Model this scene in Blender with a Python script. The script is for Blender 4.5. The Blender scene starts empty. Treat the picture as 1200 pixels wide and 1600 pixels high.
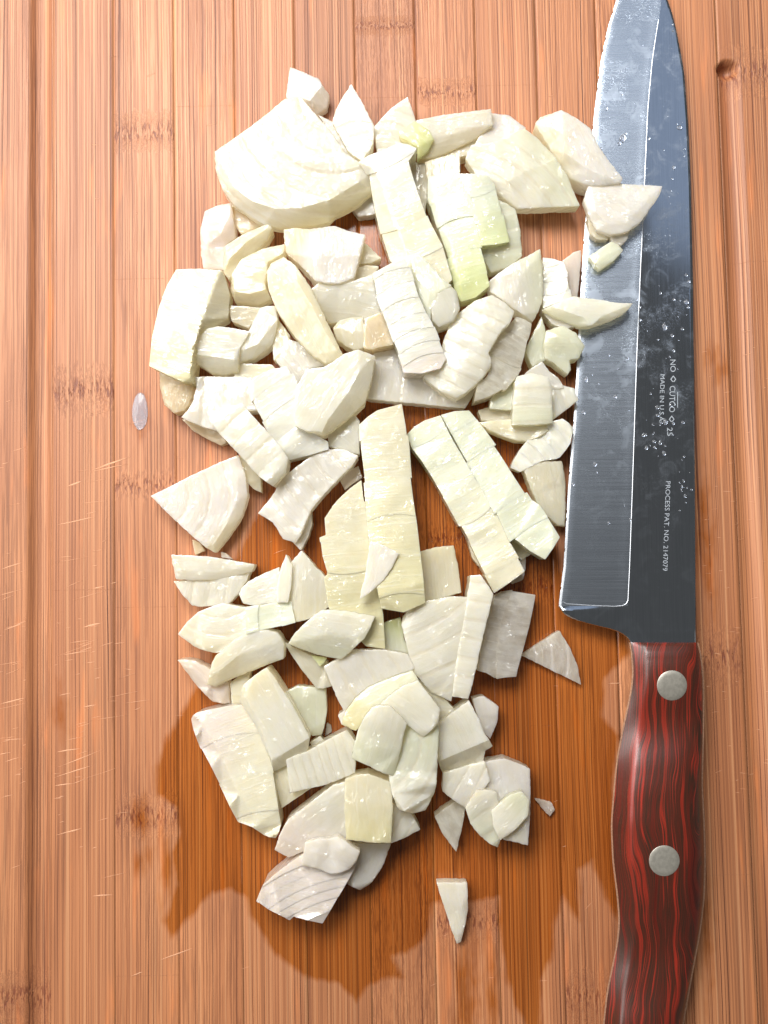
import bpy, bmesh, math, random
import numpy as np
from mathutils import Vector, Matrix, noise, geometry

# ------------------------------------------------------------ camera, world, lamps
S = bpy.context.scene
COL = S.collection
TILT = math.radians(3.5)
H = 0.36
PX = 0.00025                       # metres per photo pixel at the board centre
K = PX / H
cd = bpy.data.cameras.new('camera'); cam = bpy.data.objects.new('camera', cd); COL.objects.link(cam)
CP = Vector((0, -H*math.sin(TILT), H*math.cos(TILT)))
cam.location = CP; cam.rotation_euler = (TILT, 0, 0)
cd.sensor_fit = 'VERTICAL'; cd.sensor_height = 36; cd.lens = 36/(2*800*K)
cd.clip_start = 0.01; cd.clip_end = 20
S.camera = cam
W = bpy.data.worlds.new('World'); S.world = W; W.use_nodes = True
bg = W.node_tree.nodes['Background']
bg.inputs[0].default_value = (1.0, 0.96, 0.88, 1); bg.inputs[1].default_value = 0.115

def area(name, loc, target, sx, sy, power, color):
    l = bpy.data.lights.new(name, 'AREA'); l.shape = 'RECTANGLE'; l.size = sx; l.size_y = sy
    l.energy = power; l.color = color
    o = bpy.data.objects.new(name, l); COL.objects.link(o); o.location = loc
    o.rotation_euler = (Vector(target)-Vector(loc)).to_track_quat('-Z', 'Y').to_euler()
    return o
area('window_lamp', (-0.22, 0.49, 0.70), (0, 0, 0), 0.50, 0.40, 12.0, (1.0, 0.995, 0.97))
area('side_fill_lamp', (-0.95, 0.30, 0.80), (0, 0, 0), 1.0, 1.0, 17.0, (1.0, 0.97, 0.93))  # added fill light that lifts the shadows from the left
area('sky_reflection_lamp', (0.52, 0.80, 0.85), (0.1, 0.1, 0), 0.7, 0.7, 0.75, (0.62, 0.76, 1.0))  # added weak lamp, placed to be mirrored as blue in the upper blade
S.view_settings.view_transform = 'Standard'; S.view_settings.look = 'None'
S.view_settings.exposure = 0.0; S.view_settings.gamma = 1.0

# ------------------------------------------------------------ helpers
def at(px, py, z=0.0):
    """photo pixel -> point at height z (metres)"""
    dx, dy = (px-600)*K, (800-py)*K
    c, s = math.cos(TILT), math.sin(TILT)
    d = (dx, dy*c+s, dy*s-c)
    t = (z-CP.z)/d[2]
    return Vector((CP.x+d[0]*t, CP.y+d[1]*t, z))
def px_of(X, Y, Z):
    c, s = math.cos(TILT), math.sin(TILT)
    x = X-CP.x; y = Y-CP.y; z = Z-CP.z
    yc = y*c+z*s; zc = -y*s+z*c
    return 600+x/(-zc)/K, 800-yc/(-zc)/K
def link(name, me, mat, parent=None):
    o = bpy.data.objects.new(name, me); COL.objects.link(o)
    if mat is not None:
        for m in (mat if isinstance(mat, (list, tuple)) else [mat]): me.materials.append(m)
    if parent: o.parent = parent
    return o
def empty(name, loc, parent=None):
    o = bpy.data.objects.new(name, None); COL.objects.link(o); o.location = loc
    o.empty_display_size = 0.01
    return o
def tag(o, label, cat, group=None):
    o['label'] = label; o['category'] = cat
    if group: o['group'] = group
def srgb(r, g, b):
    f = lambda c: (c/255)/12.92 if c/255 <= 0.04045 else ((c/255+0.055)/1.055)**2.4
    return (f(r), f(g), f(b), 1)

class NT:
    def __init__(s, name):
        s.m = bpy.data.materials.new(name); s.m.use_nodes = True
        s.t = s.m.node_tree; s.b = s.t.nodes['Principled BSDF']
    def n(s, typ, **kw):
        nd = s.t.nodes.new(typ)
        for k, v in kw.items():
            if k.startswith('i_'):
                key = k[2:]
                key = int(key) if key.isdigit() else key.replace('_', ' ')
                s.set(nd, key, v)
            else: setattr(nd, k, v)
        return nd
    def set(s, nd, key, v):
        inp = nd.inputs[key]
        if isinstance(v, bpy.types.NodeSocket): s.t.links.new(v, inp)
        elif isinstance(v, bpy.types.Node): s.t.links.new(v.outputs[0], inp)
        else: inp.default_value = v
    def math(s, op, a, b=None, c=None, clamp=False):
        nd = s.n('ShaderNodeMath', operation=op, use_clamp=clamp); s.set(nd, 0, a)
        if b is not None: s.set(nd, 1, b)
        if c is not None: s.set(nd, 2, c)
        return nd.outputs[0]
    def mix(s, f, a, b, mode='MIX'):
        nd = s.n('ShaderNodeMix', data_type='RGBA', blend_type=mode)
        s.set(nd, 0, f); s.set(nd, 6, a); s.set(nd, 7, b); return nd.outputs[2]
    def ramp(s, f, stops, interp='LINEAR'):
        nd = s.n('ShaderNodeValToRGB'); nd.color_ramp.interpolation = interp
        e = nd.color_ramp.elements
        while len(e) < len(stops): e.new(0.5)
        for q, (p, c) in zip(e, stops):
            q.position = p; q.color = c if len(c) == 4 else (*c, 1)
        s.set(nd, 0, f); return nd.outputs[0]
    def fr(s, f, a, b):   # smooth map a..b to 0..1
        nd = s.n('ShaderNodeMapRange', interpolation_type='SMOOTHSTEP')
        s.set(nd, 0, f); s.set(nd, 1, a); s.set(nd, 2, b); return nd.outputs[0]
    def attr(s, name): return s.n('ShaderNodeAttribute', attribute_name=name)
    def noise(s, vec, scale, detail=2.0, rough=0.5, dist=0.0):
        nd = s.n('ShaderNodeTexNoise'); s.set(nd, 'Vector', vec); s.set(nd, 'Scale', scale)
        s.set(nd, 'Detail', detail); s.set(nd, 'Roughness', rough); s.set(nd, 'Distortion', dist)
        return nd.outputs[0]
    def comb(s, x, y, z=0.0):
        nd = s.n('ShaderNodeCombineXYZ'); s.set(nd, 0, x); s.set(nd, 1, y); s.set(nd, 2, z); return nd.outputs[0]
    def bump(s, h, strength, dist, normal=None):
        nd = s.n('ShaderNodeBump'); s.set(nd, 'Height', h); nd.inputs['Strength'].default_value = strength
        nd.inputs['Distance'].default_value = dist
        if normal is not None: s.set(nd, 'Normal', normal)
        return nd.outputs[0]
    def bs(s, **kw):
        for k, v in kw.items(): s.set(s.b, k.replace('_', ' '), v)

# ------------------------------------------------------------ materials
def bamboo_mat():
    m = NT('bamboo')
    P = m.n('ShaderNodeSeparateXYZ', i_0=m.attr('bpos').outputs['Vector'])   # u, v in mm, stave id
    u, v, sid = P.outputs
    Q = m.n('ShaderNodeSeparateXYZ', i_0=m.attr('bdat').outputs['Vector'])   # wet plus gap shade (px), knot distance (mm), figure
    wet, kd, fig = Q.outputs
    kd = m.math('ADD', kd, m.math('MULTIPLY', m.math('SUBTRACT', m.noise(m.comb(m.math('MULTIPLY', u, 0.45), m.math('MULTIPLY', v, 0.02), sid), 1.0, 3.0, 0.7), 0.5), 9.0))
    ak = m.math('ABSOLUTE', kd)
    near = m.math('SUBTRACT', 1.0, m.fr(ak, 0.5, 9.0))
    # fibre wobble: almost straight, wavy near a knuckle and in figured staves
    wob = m.noise(m.comb(m.math('MULTIPLY', u, 0.55), m.math('MULTIPLY', v, 0.20), sid), 1.0, 2.0)
    wob = m.math('SUBTRACT', wob, 0.5)
    amt = m.math('ADD', m.math('MULTIPLY', m.math('MULTIPLY', near, near), 0.9), m.math('ADD', 0.06, m.math('MULTIPLY', fig, 0.7)))
    drift = m.math('MULTIPLY', m.math('SUBTRACT', m.noise(m.comb(m.math('MULTIPLY', u, 0.05), m.math('MULTIPLY', v, 0.012), sid), 1.0, 1.0), 0.5), 1.3)
    u2 = m.math('ADD', m.math('ADD', u, drift), m.math('MULTIPLY', wob, amt))
    vs = m.math('MULTIPLY', v, 0.0012)
    vf = m.math('MULTIPLY', v, m.math('ADD', 0.004, m.math('MULTIPLY', m.math('ADD', m.math('MULTIPLY', fig, 0.9), near), 0.13)))
    a = m.noise(m.comb(m.math('MULTIPLY', u2, 0.42), vs, sid), 1.0, 2.0, 0.6)
    b = m.noise(m.comb(m.math('MULTIPLY', u2, 1.6), vf, sid), 1.0, 2.0, 0.7)
    c = m.noise(m.comb(m.math('MULTIPLY', u2, 0.16), m.math('MULTIPLY', v, 0.01), sid), 1.0, 2.0)
    lineA = m.fr(a, 0.52, 0.57)
    lineB = m.fr(b, 0.495, 0.55)
    dens = m.fr(c, 0.35, 0.65)
    ph = m.math('ADD', m.math('MULTIPLY', u2, 0.78), m.math('MULTIPLY', m.noise(m.comb(m.math('MULTIPLY', u2, 0.33), vs, m.math('ADD', sid, 3.0)), 1.0, 2.0), 3.2))
    tri = m.math('ABSOLUTE', m.math('SUBTRACT', m.math('FRACT', ph), 0.5))
    amp = m.noise(m.comb(m.math('MULTIPLY', u2, 0.9), m.math('MULTIPLY', v, 0.009), m.math('ADD', sid, 6.0)), 1.0, 1.0)
    wl = m.math('MULTIPLY', m.math('SUBTRACT', 1.0, m.fr(tri, 0.04, 0.17)), m.fr(amp, 0.30, 0.60))
    lineB = m.math('MAXIMUM', m.math('MULTIPLY', wl, 1.0), m.math('MULTIPLY', lineB, 0.42))
    line = m.math('MULTIPLY', m.math('ADD', m.math('MULTIPLY', lineA, 0.10), m.math('MULTIPLY', lineB, 0.92)), m.math('ADD', 0.72, m.math('MULTIPLY', dens, 0.28)), clamp=True)
    tone = m.noise(m.comb(m.math('MULTIPLY', sid, 7.31), m.math('MULTIPLY', u, 0.03), m.math('MULTIPLY', v, 0.008)), 1.0, 2.0)
    base = m.mix(m.fr(tone, 0.3, 0.7), srgb(184, 124, 84), srgb(162, 104, 68))
    dark = m.mix(m.fr(c, 0.3, 0.7), srgb(98, 48, 29), srgb(72, 33, 19))
    col = m.mix(line, base, dark)
    # pale fine fibres
    pale = m.fr(m.noise(m.comb(m.math('MULTIPLY', u2, 1.3), vs, m.math('ADD', sid, 9.0)), 1.0, 2.0), 0.54, 0.66)
    col = m.mix(m.math('MULTIPLY', pale, 0.45), col, srgb(204, 150, 108))
    hs = m.math('FRACT', m.math('MULTIPLY', m.math('SINE', m.math('MULTIPLY', sid, 12.9898)), 43758.5))
    col = m.mix(1.0, col, m.mix(hs, (0.84, 0.80, 0.76, 1), (1.10, 1.10, 1.10, 1)), 'MULTIPLY')
    # knuckles
    kn = m.noise(m.comb(m.math('MULTIPLY', u, 1.1), m.math('MULTIPLY', kd, 0.28), sid), 1.0, 2.0, 0.6)
    core = m.math('SUBTRACT', 1.0, m.fr(ak, 0.8, 6.5))
    kmask = m.math('MULTIPLY', core, m.fr(kn, 0.50, 0.62))
    col = m.mix(m.math('MULTIPLY', kmask, 0.88), col, srgb(112, 58, 38))
    pit = m.n('ShaderNodeTexVoronoi'); m.set(pit, 'Vector', m.comb(m.math('MULTIPLY', u, 0.8), m.math('MULTIPLY', kd, 0.7), sid)); pit.inputs['Scale'].default_value = 1.0
    pm = m.math('MULTIPLY', m.math('SUBTRACT', 1.0, m.fr(pit.outputs[0], 0.10, 0.22)), m.math('SUBTRACT', 1.0, m.fr(ak, 0.6, 2.2)))
    col = m.mix(m.math('MULTIPLY', pm, 0.6), col, srgb(70, 36, 24))
    # scattered orange stain, part of the wood
    st = m.fr(m.noise(m.comb(m.math('MULTIPLY', u, 0.18), m.math('MULTIPLY', v, 0.02), 4.0), 1.0, 2.0), 0.60, 0.75)
    col = m.mix(m.math('MULTIPLY', st, 0.35), col, srgb(222, 130, 70))
    # wet wood; the same mask paints shade into gaps between onion pieces
    wn = m.math('MULTIPLY', m.math('SUBTRACT', m.noise(m.comb(m.math('MULTIPLY', u, 0.30), m.math('MULTIPLY', v, 0.10), 2.0), 1.0, 2.0), 0.5), 14.0)
    w = m.fr(m.math('ADD', wet, wn), -6.0, 6.0)
    wetc = m.mix(0.95, m.mix(m.math('MULTIPLY', line, 0.22), col, srgb(88, 38, 16)), srgb(242, 210, 160), 'MULTIPLY')
    wetc = m.n('ShaderNodeHueSaturation', i_Saturation=1.04, i_Value=0.80, i_Color=wetc).outputs[0]
    col = m.mix(m.math('MULTIPLY', w, 0.92), col, wetc)
    m.bs(Base_Color=col)
    m.set(m.b, 'Roughness', m.math('SUBTRACT', m.math('ADD', 0.50, m.math('MULTIPLY', line, 0.12)), m.math('MULTIPLY', w, 0.30)))
    m.set(m.b, 'Specular IOR Level', m.math('SUBTRACT', 0.50, m.math('MULTIPLY', w, 0.05)))
    hgt = m.math('SUBTRACT', m.math('MULTIPLY', line, -0.6), m.math('ADD', m.math('MULTIPLY', kmask, 1.2), m.math('MULTIPLY', pm, 2.5)))
    fine = m.noise(m.comb(m.math('MULTIPLY', u, 4.0), m.math('MULTIPLY', v, 0.25), sid), 1.0, 2.0)
    hgt = m.math('ADD', hgt, m.math('MULTIPLY', fine, 0.5))
    hgt = m.math('MULTIPLY', hgt, m.math('SUBTRACT', 1.0, m.math('MULTIPLY', w, 0.75)))
    m.set(m.b, 'Normal', m.bump(hgt, 0.55, 0.00018))
    return m.m
BAMBOO = bamboo_mat()

def onion_mat(name, clear, scale=0.0030):
    m = NT(name)
    tint = m.attr('tint').outputs['Color']
    P = m.n('ShaderNodeSeparateXYZ', i_0=m.attr('vein').outputs['Vector'])     # along (mm), across (mm), band
    al, ac, bd = P.outputs
    R = m.n('ShaderNodeObjectInfo').outputs['Random']
    off = m.math('MULTIPLY', R, 37.0)
    wv = m.math('MULTIPLY', m.noise(m.comb(m.math('MULTIPLY', al, 0.12), m.math('MULTIPLY', ac, 0.12), off), 1.0, 1.0), 2.2)
    ac2 = m.math('ADD', ac, wv)
    vein = m.noise(m.comb(m.math('MULTIPLY', al, 0.04), m.math('MULTIPLY', ac2, 1.0), off), 1.0, 2.0, 0.55)
    vl = m.fr(vein, 0.54, 0.70)
    fr = m.math('FRACT', m.math('ADD', bd, m.math('MULTIPLY', m.math('SUBTRACT', m.noise(m.comb(m.math('MULTIPLY', al, 0.2), m.math('MULTIPLY', ac, 0.2), off), 1.0, 2.0), 0.5), 0.18)))
    edge = m.math('SUBTRACT', 1.0, m.fr(m.math('MINIMUM', fr, m.math('SUBTRACT', 1.0, fr)), 0.03, 0.13))
    blot = m.noise(m.comb(m.math('MULTIPLY', al, 0.16), m.math('MULTIPLY', ac, 0.25), off), 1.0, 3.0)
    cells = m.noise(m.comb(m.math('MULTIPLY', al, 2.0), m.math('MULTIPLY', ac, 2.0), off), 1.0, 2.0)
    deep = m.mix(1.0, tint, srgb(243, 239, 224) if not clear else srgb(205, 198, 188), 'MULTIPLY')
    col = m.mix(m.math('MULTIPLY', m.fr(blot, 0.35, 0.7), 0.35 if not clear else 0.8), tint, deep)
    col = m.mix(m.math('MULTIPLY', vl, 0.25 if not clear else 0.6), col, srgb(246, 244, 238))
    dv = m.fr(m.noise(m.comb(m.math('MULTIPLY', al, 0.05), m.math('MULTIPLY', ac2, 0.8), m.math('ADD', off, 5.0)), 1.0, 2.0, 0.6), 0.52, 0.62)
    col = m.mix(m.math('MULTIPLY', dv, 0.26), col, deep)
    col = m.mix(m.math('MULTIPLY', edge, 0.42 if not clear else 0.75), col, srgb(226, 218, 198) if not clear else srgb(246, 244, 240))
    m.bs(Base_Color=col)
    m.set(m.b, 'Subsurface Weight', 0.75 if not clear else 0.45)
    m.set(m.b, 'Subsurface Radius', (1.0, 0.9, 0.66)); m.set(m.b, 'Subsurface Scale', scale)
    m.b.subsurface_method = 'RANDOM_WALK'
    if clear: m.set(m.b, 'Transmission Weight', 0.12)
    rg = m.math('ADD', 0.16, m.math('MULTIPLY', m.fr(m.noise(m.comb(m.math('MULTIPLY', al, 0.3), m.math('MULTIPLY', ac, 0.5), off), 1.0, 2.0), 0.35, 0.65), 0.26))
    m.set(m.b, 'Coat Weight', 1.0); m.set(m.b, 'Coat Roughness', 0.065); m.set(m.b, 'Coat IOR', 1.6)
    m.set(m.b, 'Roughness', rg); m.set(m.b, 'IOR', 1.38)
    h = m.math('ADD', m.math('MULTIPLY', vein, 0.5), m.math('ADD', m.math('MULTIPLY', blot, 0.9), m.math('MULTIPLY', cells, 0.30)))
    h = m.math('SUBTRACT', h, m.math('MULTIPLY', edge, 0.5))
    h = m.math('ADD', h, m.math('MULTIPLY', vl, 0.2))
    nrm = m.bump(h, 0.6, 0.00018)
    m.set(m.b, 'Normal', nrm)
    wetp = m.fr(m.noise(m.comb(m.math('MULTIPLY', al, 0.14), m.math('MULTIPLY', ac, 0.14), m.math('ADD', off, 11.0)), 1.0, 2.0), 0.52, 0.64)
    gl = m.noise(m.comb(m.math('MULTIPLY', al, 0.22), m.math('MULTIPLY', ac, 0.40), off), 1.0, 1.2, 0.5)
    m.set(m.b, 'Coat Normal', m.bump(m.math('MULTIPLY', gl, m.math('ADD', 0.20, m.math('MULTIPLY', wetp, 0.8))), 1.0, 0.0023, nrm))
    # flesh lets light through: part of it crosses the piece diffusely
    out = m.t.nodes['Material Output']
    tr = m.n('ShaderNodeBsdfTranslucent'); m.set(tr, 'Color', m.mix(0.5, tint, srgb(255, 243, 212))); m.set(tr, 'Normal', nrm)
    mx_ = m.n('ShaderNodeMixShader'); mx_.inputs[0].default_value = 0.55 if clear else (0.48 if scale > 0.002 else 0.30)
    m.t.links.new(m.b.outputs[0], mx_.inputs[1]); m.t.links.new(tr.outputs[0], mx_.inputs[2]); m.t.links.new(mx_.outputs[0], out.inputs[0])
    return m.m
ONION = onion_mat('onion_flesh', False)
ONION_LAYER = onion_mat('onion_flesh_layered', False, 0.0014)
ONION_CLEAR = onion_mat('onion_flesh_translucent', True)

def steel_mat(name, lines, rough, smear):
    m = NT(name)
    T = m.n('ShaderNodeTexCoord').outputs['Object']
    sp = m.n('ShaderNodeSeparateXYZ', i_0=T); x, y, z = sp.outputs
    if lines == 'across': vec = m.comb(m.math('MULTIPLY', x, 30), m.math('MULTIPLY', y, 3200), 0)
    else: vec = m.comb(m.math('MULTIPLY', x, 2600), m.math('MULTIPLY', y, 40), 0)
    g = m.noise(vec, 1.0, 2.0)
    cl = m.noise(T, 120, 4.0, 0.65, 0.8)
    fog = m.fr(cl, 0.50, 0.72)
    top = m.fr(y, 0.02, 0.13)               # juice film lies on the front half of the blade
    film = m.math('MULTIPLY', fog, m.math('ADD', 0.07*smear, m.math('MULTIPLY', top, 0.55*smear)))
    cr = m.n('ShaderNodeTexNoise'); m.set(cr, 'Vector', T); cr.inputs['Scale'].default_value = 420; cr.inputs['Detail'].default_value = 4
    cr.inputs['Distortion'].default_value = 1.6
    crisp = m.math('SUBTRACT', 1.0, m.fr(m.math('ABSOLUTE', m.math('SUBTRACT', cr.outputs[0], 0.5)), 0.0, 0.018))
    crisp = m.math('MULTIPLY', crisp, m.math('MULTIPLY', top, m.fr(m.noise(T, 60, 2.0), 0.48, 0.60)))
    m.set(m.b, 'Metallic', m.math('SUBTRACT', 1.0, m.math('MULTIPLY', m.math('ADD', m.math('MULTIPLY', film, 0.22), m.math('MULTIPLY', crisp, 0.16)), 1.0), clamp=True))
    c = m.mix(g, (0.38, 0.43, 0.51, 1), (0.52, 0.58, 0.67, 1))
    c = m.mix(m.math('ADD', m.math('MULTIPLY', film, 0.25), m.math('MULTIPLY', crisp, 0.35), clamp=True), c, (0.70, 0.76, 0.84, 1))
    m.bs(Base_Color=c)
    m.set(m.b, 'Roughness', m.math('ADD', rough, m.math('ADD', m.math('MULTIPLY', film, 0.25), m.math('MULTIPLY', g, 0.06))))
    hh = m.math('ADD', m.math('MULTIPLY', g, 0.5 if lines == 'across' else 0.18), m.math('MULTIPLY', m.math('ADD', film, crisp), 0.25))
    m.set(m.b, 'Normal', m.bump(hh, 0.30, 0.00008))
    return m.m
STEEL = steel_mat('polished_steel', 'along', 0.10, 0.7)
STEEL_GRIND = steel_mat('ground_steel', 'across', 0.24, 0.4)

def handle_mat(name, darker=False):
    m = NT(name)
    T = m.n('ShaderNodeTexCoord').outputs['Object']
    sp = m.n('ShaderNodeSeparateXYZ', i_0=T); x, y, z = sp.outputs
    wob = m.math('MULTIPLY', m.math('SUBTRACT', m.noise(m.comb(m.math('MULTIPLY', x, 60), m.math('MULTIPLY', y, 22), m.math('MULTIPLY', z, 60)), 1.0, 2.0), 0.5), 0.014)
    xx = m.math('ADD', m.math('ADD', x, wob), m.math('MULTIPLY', z, 0.7))
    n1 = m.noise(m.comb(m.math('MULTIPLY', xx, 270), m.math('MULTIPLY', y, 7), 1.0), 1.0, 2.0, 0.55)
    n2 = m.noise(m.comb(m.math('MULTIPLY', xx, 1500), m.math('MULTIPLY', y, 16), 3.0), 1.0, 3.0, 0.6)
    v = m.math('ADD', m.math('MULTIPLY', n1, 0.62), m.math('MULTIPLY', n2, 0.38))
    c = m.ramp(v, [(0.32, srgb(30, 12, 8)), (0.40, srgb(96, 28, 17)), (0.45, srgb(46, 32, 21)), (0.48, srgb(86, 28, 17)), (0.515, srgb(46, 32, 21)), (0.54, srgb(140, 38, 24)), (0.575, srgb(92, 34, 20)), (0.60, srgb(158, 42, 27)), (0.66, srgb(48, 31, 20))])
    m.bs(Base_Color=c, Roughness=0.26)
    m.set(m.b, 'Coat Weight', 0.15); m.set(m.b, 'Coat Roughness', 0.2)
    m.set(m.b, 'Roughness', m.math('ADD', 0.32, m.math('MULTIPLY', n2, 0.15)))
    m.set(m.b, 'Normal', m.bump(m.math('ADD', n2, m.math('MULTIPLY', m.noise(T, 900, 2.0), 0.5)), 0.35, 0.00012))
    return m.m
HANDLE = handle_mat('handle_laminate')

def simple(name, col, rough, metal=0.0, nscale=1500, amp=0.2, **kw):
    m = NT(name); T = m.n('ShaderNodeTexCoord').outputs['Object']
    n = m.noise(T, nscale, 4.0, 0.6)
    d = tuple(c*(1-amp) for c in col[:3])+(1,); e = tuple(min(1, c*(1+amp)) for c in col[:3])+(1,)
    m.bs(Base_Color=m.mix(m.fr(n, 0.3, 0.7), d, e), Roughness=m.math('ADD', rough, m.math('MULTIPLY', n, 0.1)), Metallic=metal)
    m.set(m.b, 'Normal', m.bump(n, 0.3, 0.00005))
    for k, v in kw.items(): m.set(m.b, k.replace('_', ' '), v)
    return m.m
RIVET = simple('aluminium_rivet', srgb(172, 168, 158), 0.38, 0.6, 700, 0.1)
TANG = simple('tang_edge', srgb(168, 128, 104), 0.35, 0.3)
ETCH = simple('etched_marking', srgb(158, 164, 172), 0.5, 0.15, 6000, 0.25)
EDGE = simple('honed_edge_steel', (0.62, 0.65, 0.70, 1), 0.36, 0.9, 3000, 0.1)
SCRATCH = simple('raw_cut_fibre', srgb(206, 152, 116), 0.6, 0.0, 4000, 0.15)
COUNTER = simple('countertop_laminate', srgb(150, 146, 140), 0.5, 0.0, 300, 0.1)
WATER = simple('onion_juice', (0.92, 0.93, 0.97, 1), 0.04, 0.0, 500, 0.03, IOR=1.34, Transmission_Weight=0.9)
MILKY = simple('milky_onion_juice', srgb(240, 236, 242), 0.06, 0.0, 500, 0.03, IOR=1.34, Transmission_Weight=0.8)

# ------------------------------------------------------------ countertop and cutting board
me = bpy.data.meshes.new('countertop')
me.from_pydata([(-1.2, -1.2, -0.019), (1.2, -1.2, -0.019), (1.2, 1.2, -0.019), (-1.2, 1.2, -0.019)], [], [(0, 1, 2, 3)])
o = link('countertop', me, COUNTER); o['kind'] = 'structure'

BR = math.radians(1.15)
board = empty('cutting_board', (0, 0, 0)); board.rotation_euler = (0, 0, BR)
tag(board, 'bamboo cutting board of glued vertical strips with a juice groove, under the onion', 'cutting board')
cb, sb = math.cos(BR), math.sin(BR)
def to_board(p): return (p.x*cb+p.y*sb, -p.x*sb+p.y*cb)
def from_board(u, v): return (u*cb-v*sb, u*sb+v*cb)
u0 = to_board(at(554, 50))[0]; u1 = to_board(at(931, 50))[0]
SW = (u1-u0)/4
knots = [(223, 205, 1.0), (130, 610, 1.3), (218, 758, .8), (222, 1275, 1.), (692, 143, .7), (1172, 112, 1.3), (1122, 1022, 1.4), (910, 1558, 1.2), (728, 1440, 1.0),
         (40, 1560, 1.2), (700, 842, .9), (850, 915, .9), (595, 40, .5), (640, 1700, 1), (330, -60, 1), (420, 1720, 1), (800, -90, 1), (500, 560, .8), (985, 700, 1)]
WET = [(300,1085),(262,1150),(242,1200),(245,1240),(275,1262),(280,1300),(268,1330),(278,1380),(255,1440),(268,1466),(300,1430),(330,1395),(360,1390),(383,1400),
       (392,1430),(430,1490),(480,1530),(530,1535),(556,1567),(575,1540),(600,1530),(630,1528),(612,1495),(650,1480),(672,1450),(676,1410),(735,1408),(778,1402),
       (780,1440),(790,1520),(800,1560),(830,1620),(846,1620),(845,1530),(862,1500),(866,1440),(880,1400),(905,1440),(903,1360),(925,1345),(945,1400),(965,1440),(975,1350),
       (955,1230),(968,1150),(940,1120),(945,1060),(985,1020),(960,900),(880,900),(850,780),(760,640),(700,500),(560,560),(450,700),(380,850),(330,950),(330,1040)]
BLOBS = [(95,1112,9,30),(222,1275,13,28),(222,1345,11,16),(262,1350,12,50),(1114,560,9,14),(1124,578,9,16),(1098,815,9,55),(1110,880,6,40),(219,643,16,38),(728,1560,15,90),
         (768,1560,8,60),(580,375,70,70),(430,520,60,60),(665,320,14,40),(760,640,70,40),(1105,1470,6,50),(890,585,14,30),(820,700,60,30)]  # wet spots; those between onion pieces also paint in the shade there
def wet_shade_field(px, py):
    poly = np.array(WET, float); n = len(poly)
    d = np.full(px.shape, 1e9); inside = np.zeros(px.shape, bool)
    for i in range(n):
        a = poly[i]; b = poly[(i+1) % n]; e = b-a
        t = np.clip(((px-a[0])*e[0]+(py-a[1])*e[1])/(e@e), 0, 1)
        d = np.minimum(d, np.hypot(px-a[0]-t*e[0], py-a[1]-t*e[1]))
        cnd = ((a[1] > py) != (b[1] > py)) & (px < (b[0]-a[0])*(py-a[1])/(b[1]-a[1]+1e-9)+a[0])
        inside ^= cnd
    s = np.where(inside, d, -d)
    for (x, y, rx, ry) in BLOBS:
        q = np.hypot((px-x)/rx, (py-y)/ry)
        s = np.maximum(s, (1-q)*min(rx, ry)*(1 if min(rx, ry) > 20 else .4)-1.0)
    return np.clip(s, -30, 30)
GL = to_board(at(62, 800))[0]; GR = to_board(at(1168, 800))[0]; GRV = to_board(at(1137, 112))[1]
SL = to_board(at(1127, -12))
def board_z(u, v):
    """juice grooves on both sides, a routed slot at the top"""
    z = np.zeros_like(u)
    hw = 0.0043
    for g, vtop in ((GL, 9.0), (GR, GRV)):
        dv = np.maximum(0, v-vtop)
        d = np.hypot(u-g, dv)
        z = np.minimum(z, -0.0026*np.clip(1-(d/hw)**2, 0, 1)**0.6 * np.where(True, 1, 1))
    dr = np.hypot((u-GR)/0.0042, (v-GRV-0.0012)/0.0034)
    z = np.minimum(z, -0.0052*np.clip(1-dr**2, 0, 1)**0.4)
    d = np.hypot(np.maximum(0, np.abs(u-SL[0])-0.0028)/0.003, (v-SL[1]-0.004)/0.0055)
    z = np.minimum(z, -0.006*np.clip(1-d**2, 0, 1)**0.5)
    return z
BT, BB = 0.262, -0.252
rb = random.Random(5)
figs = {}
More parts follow.
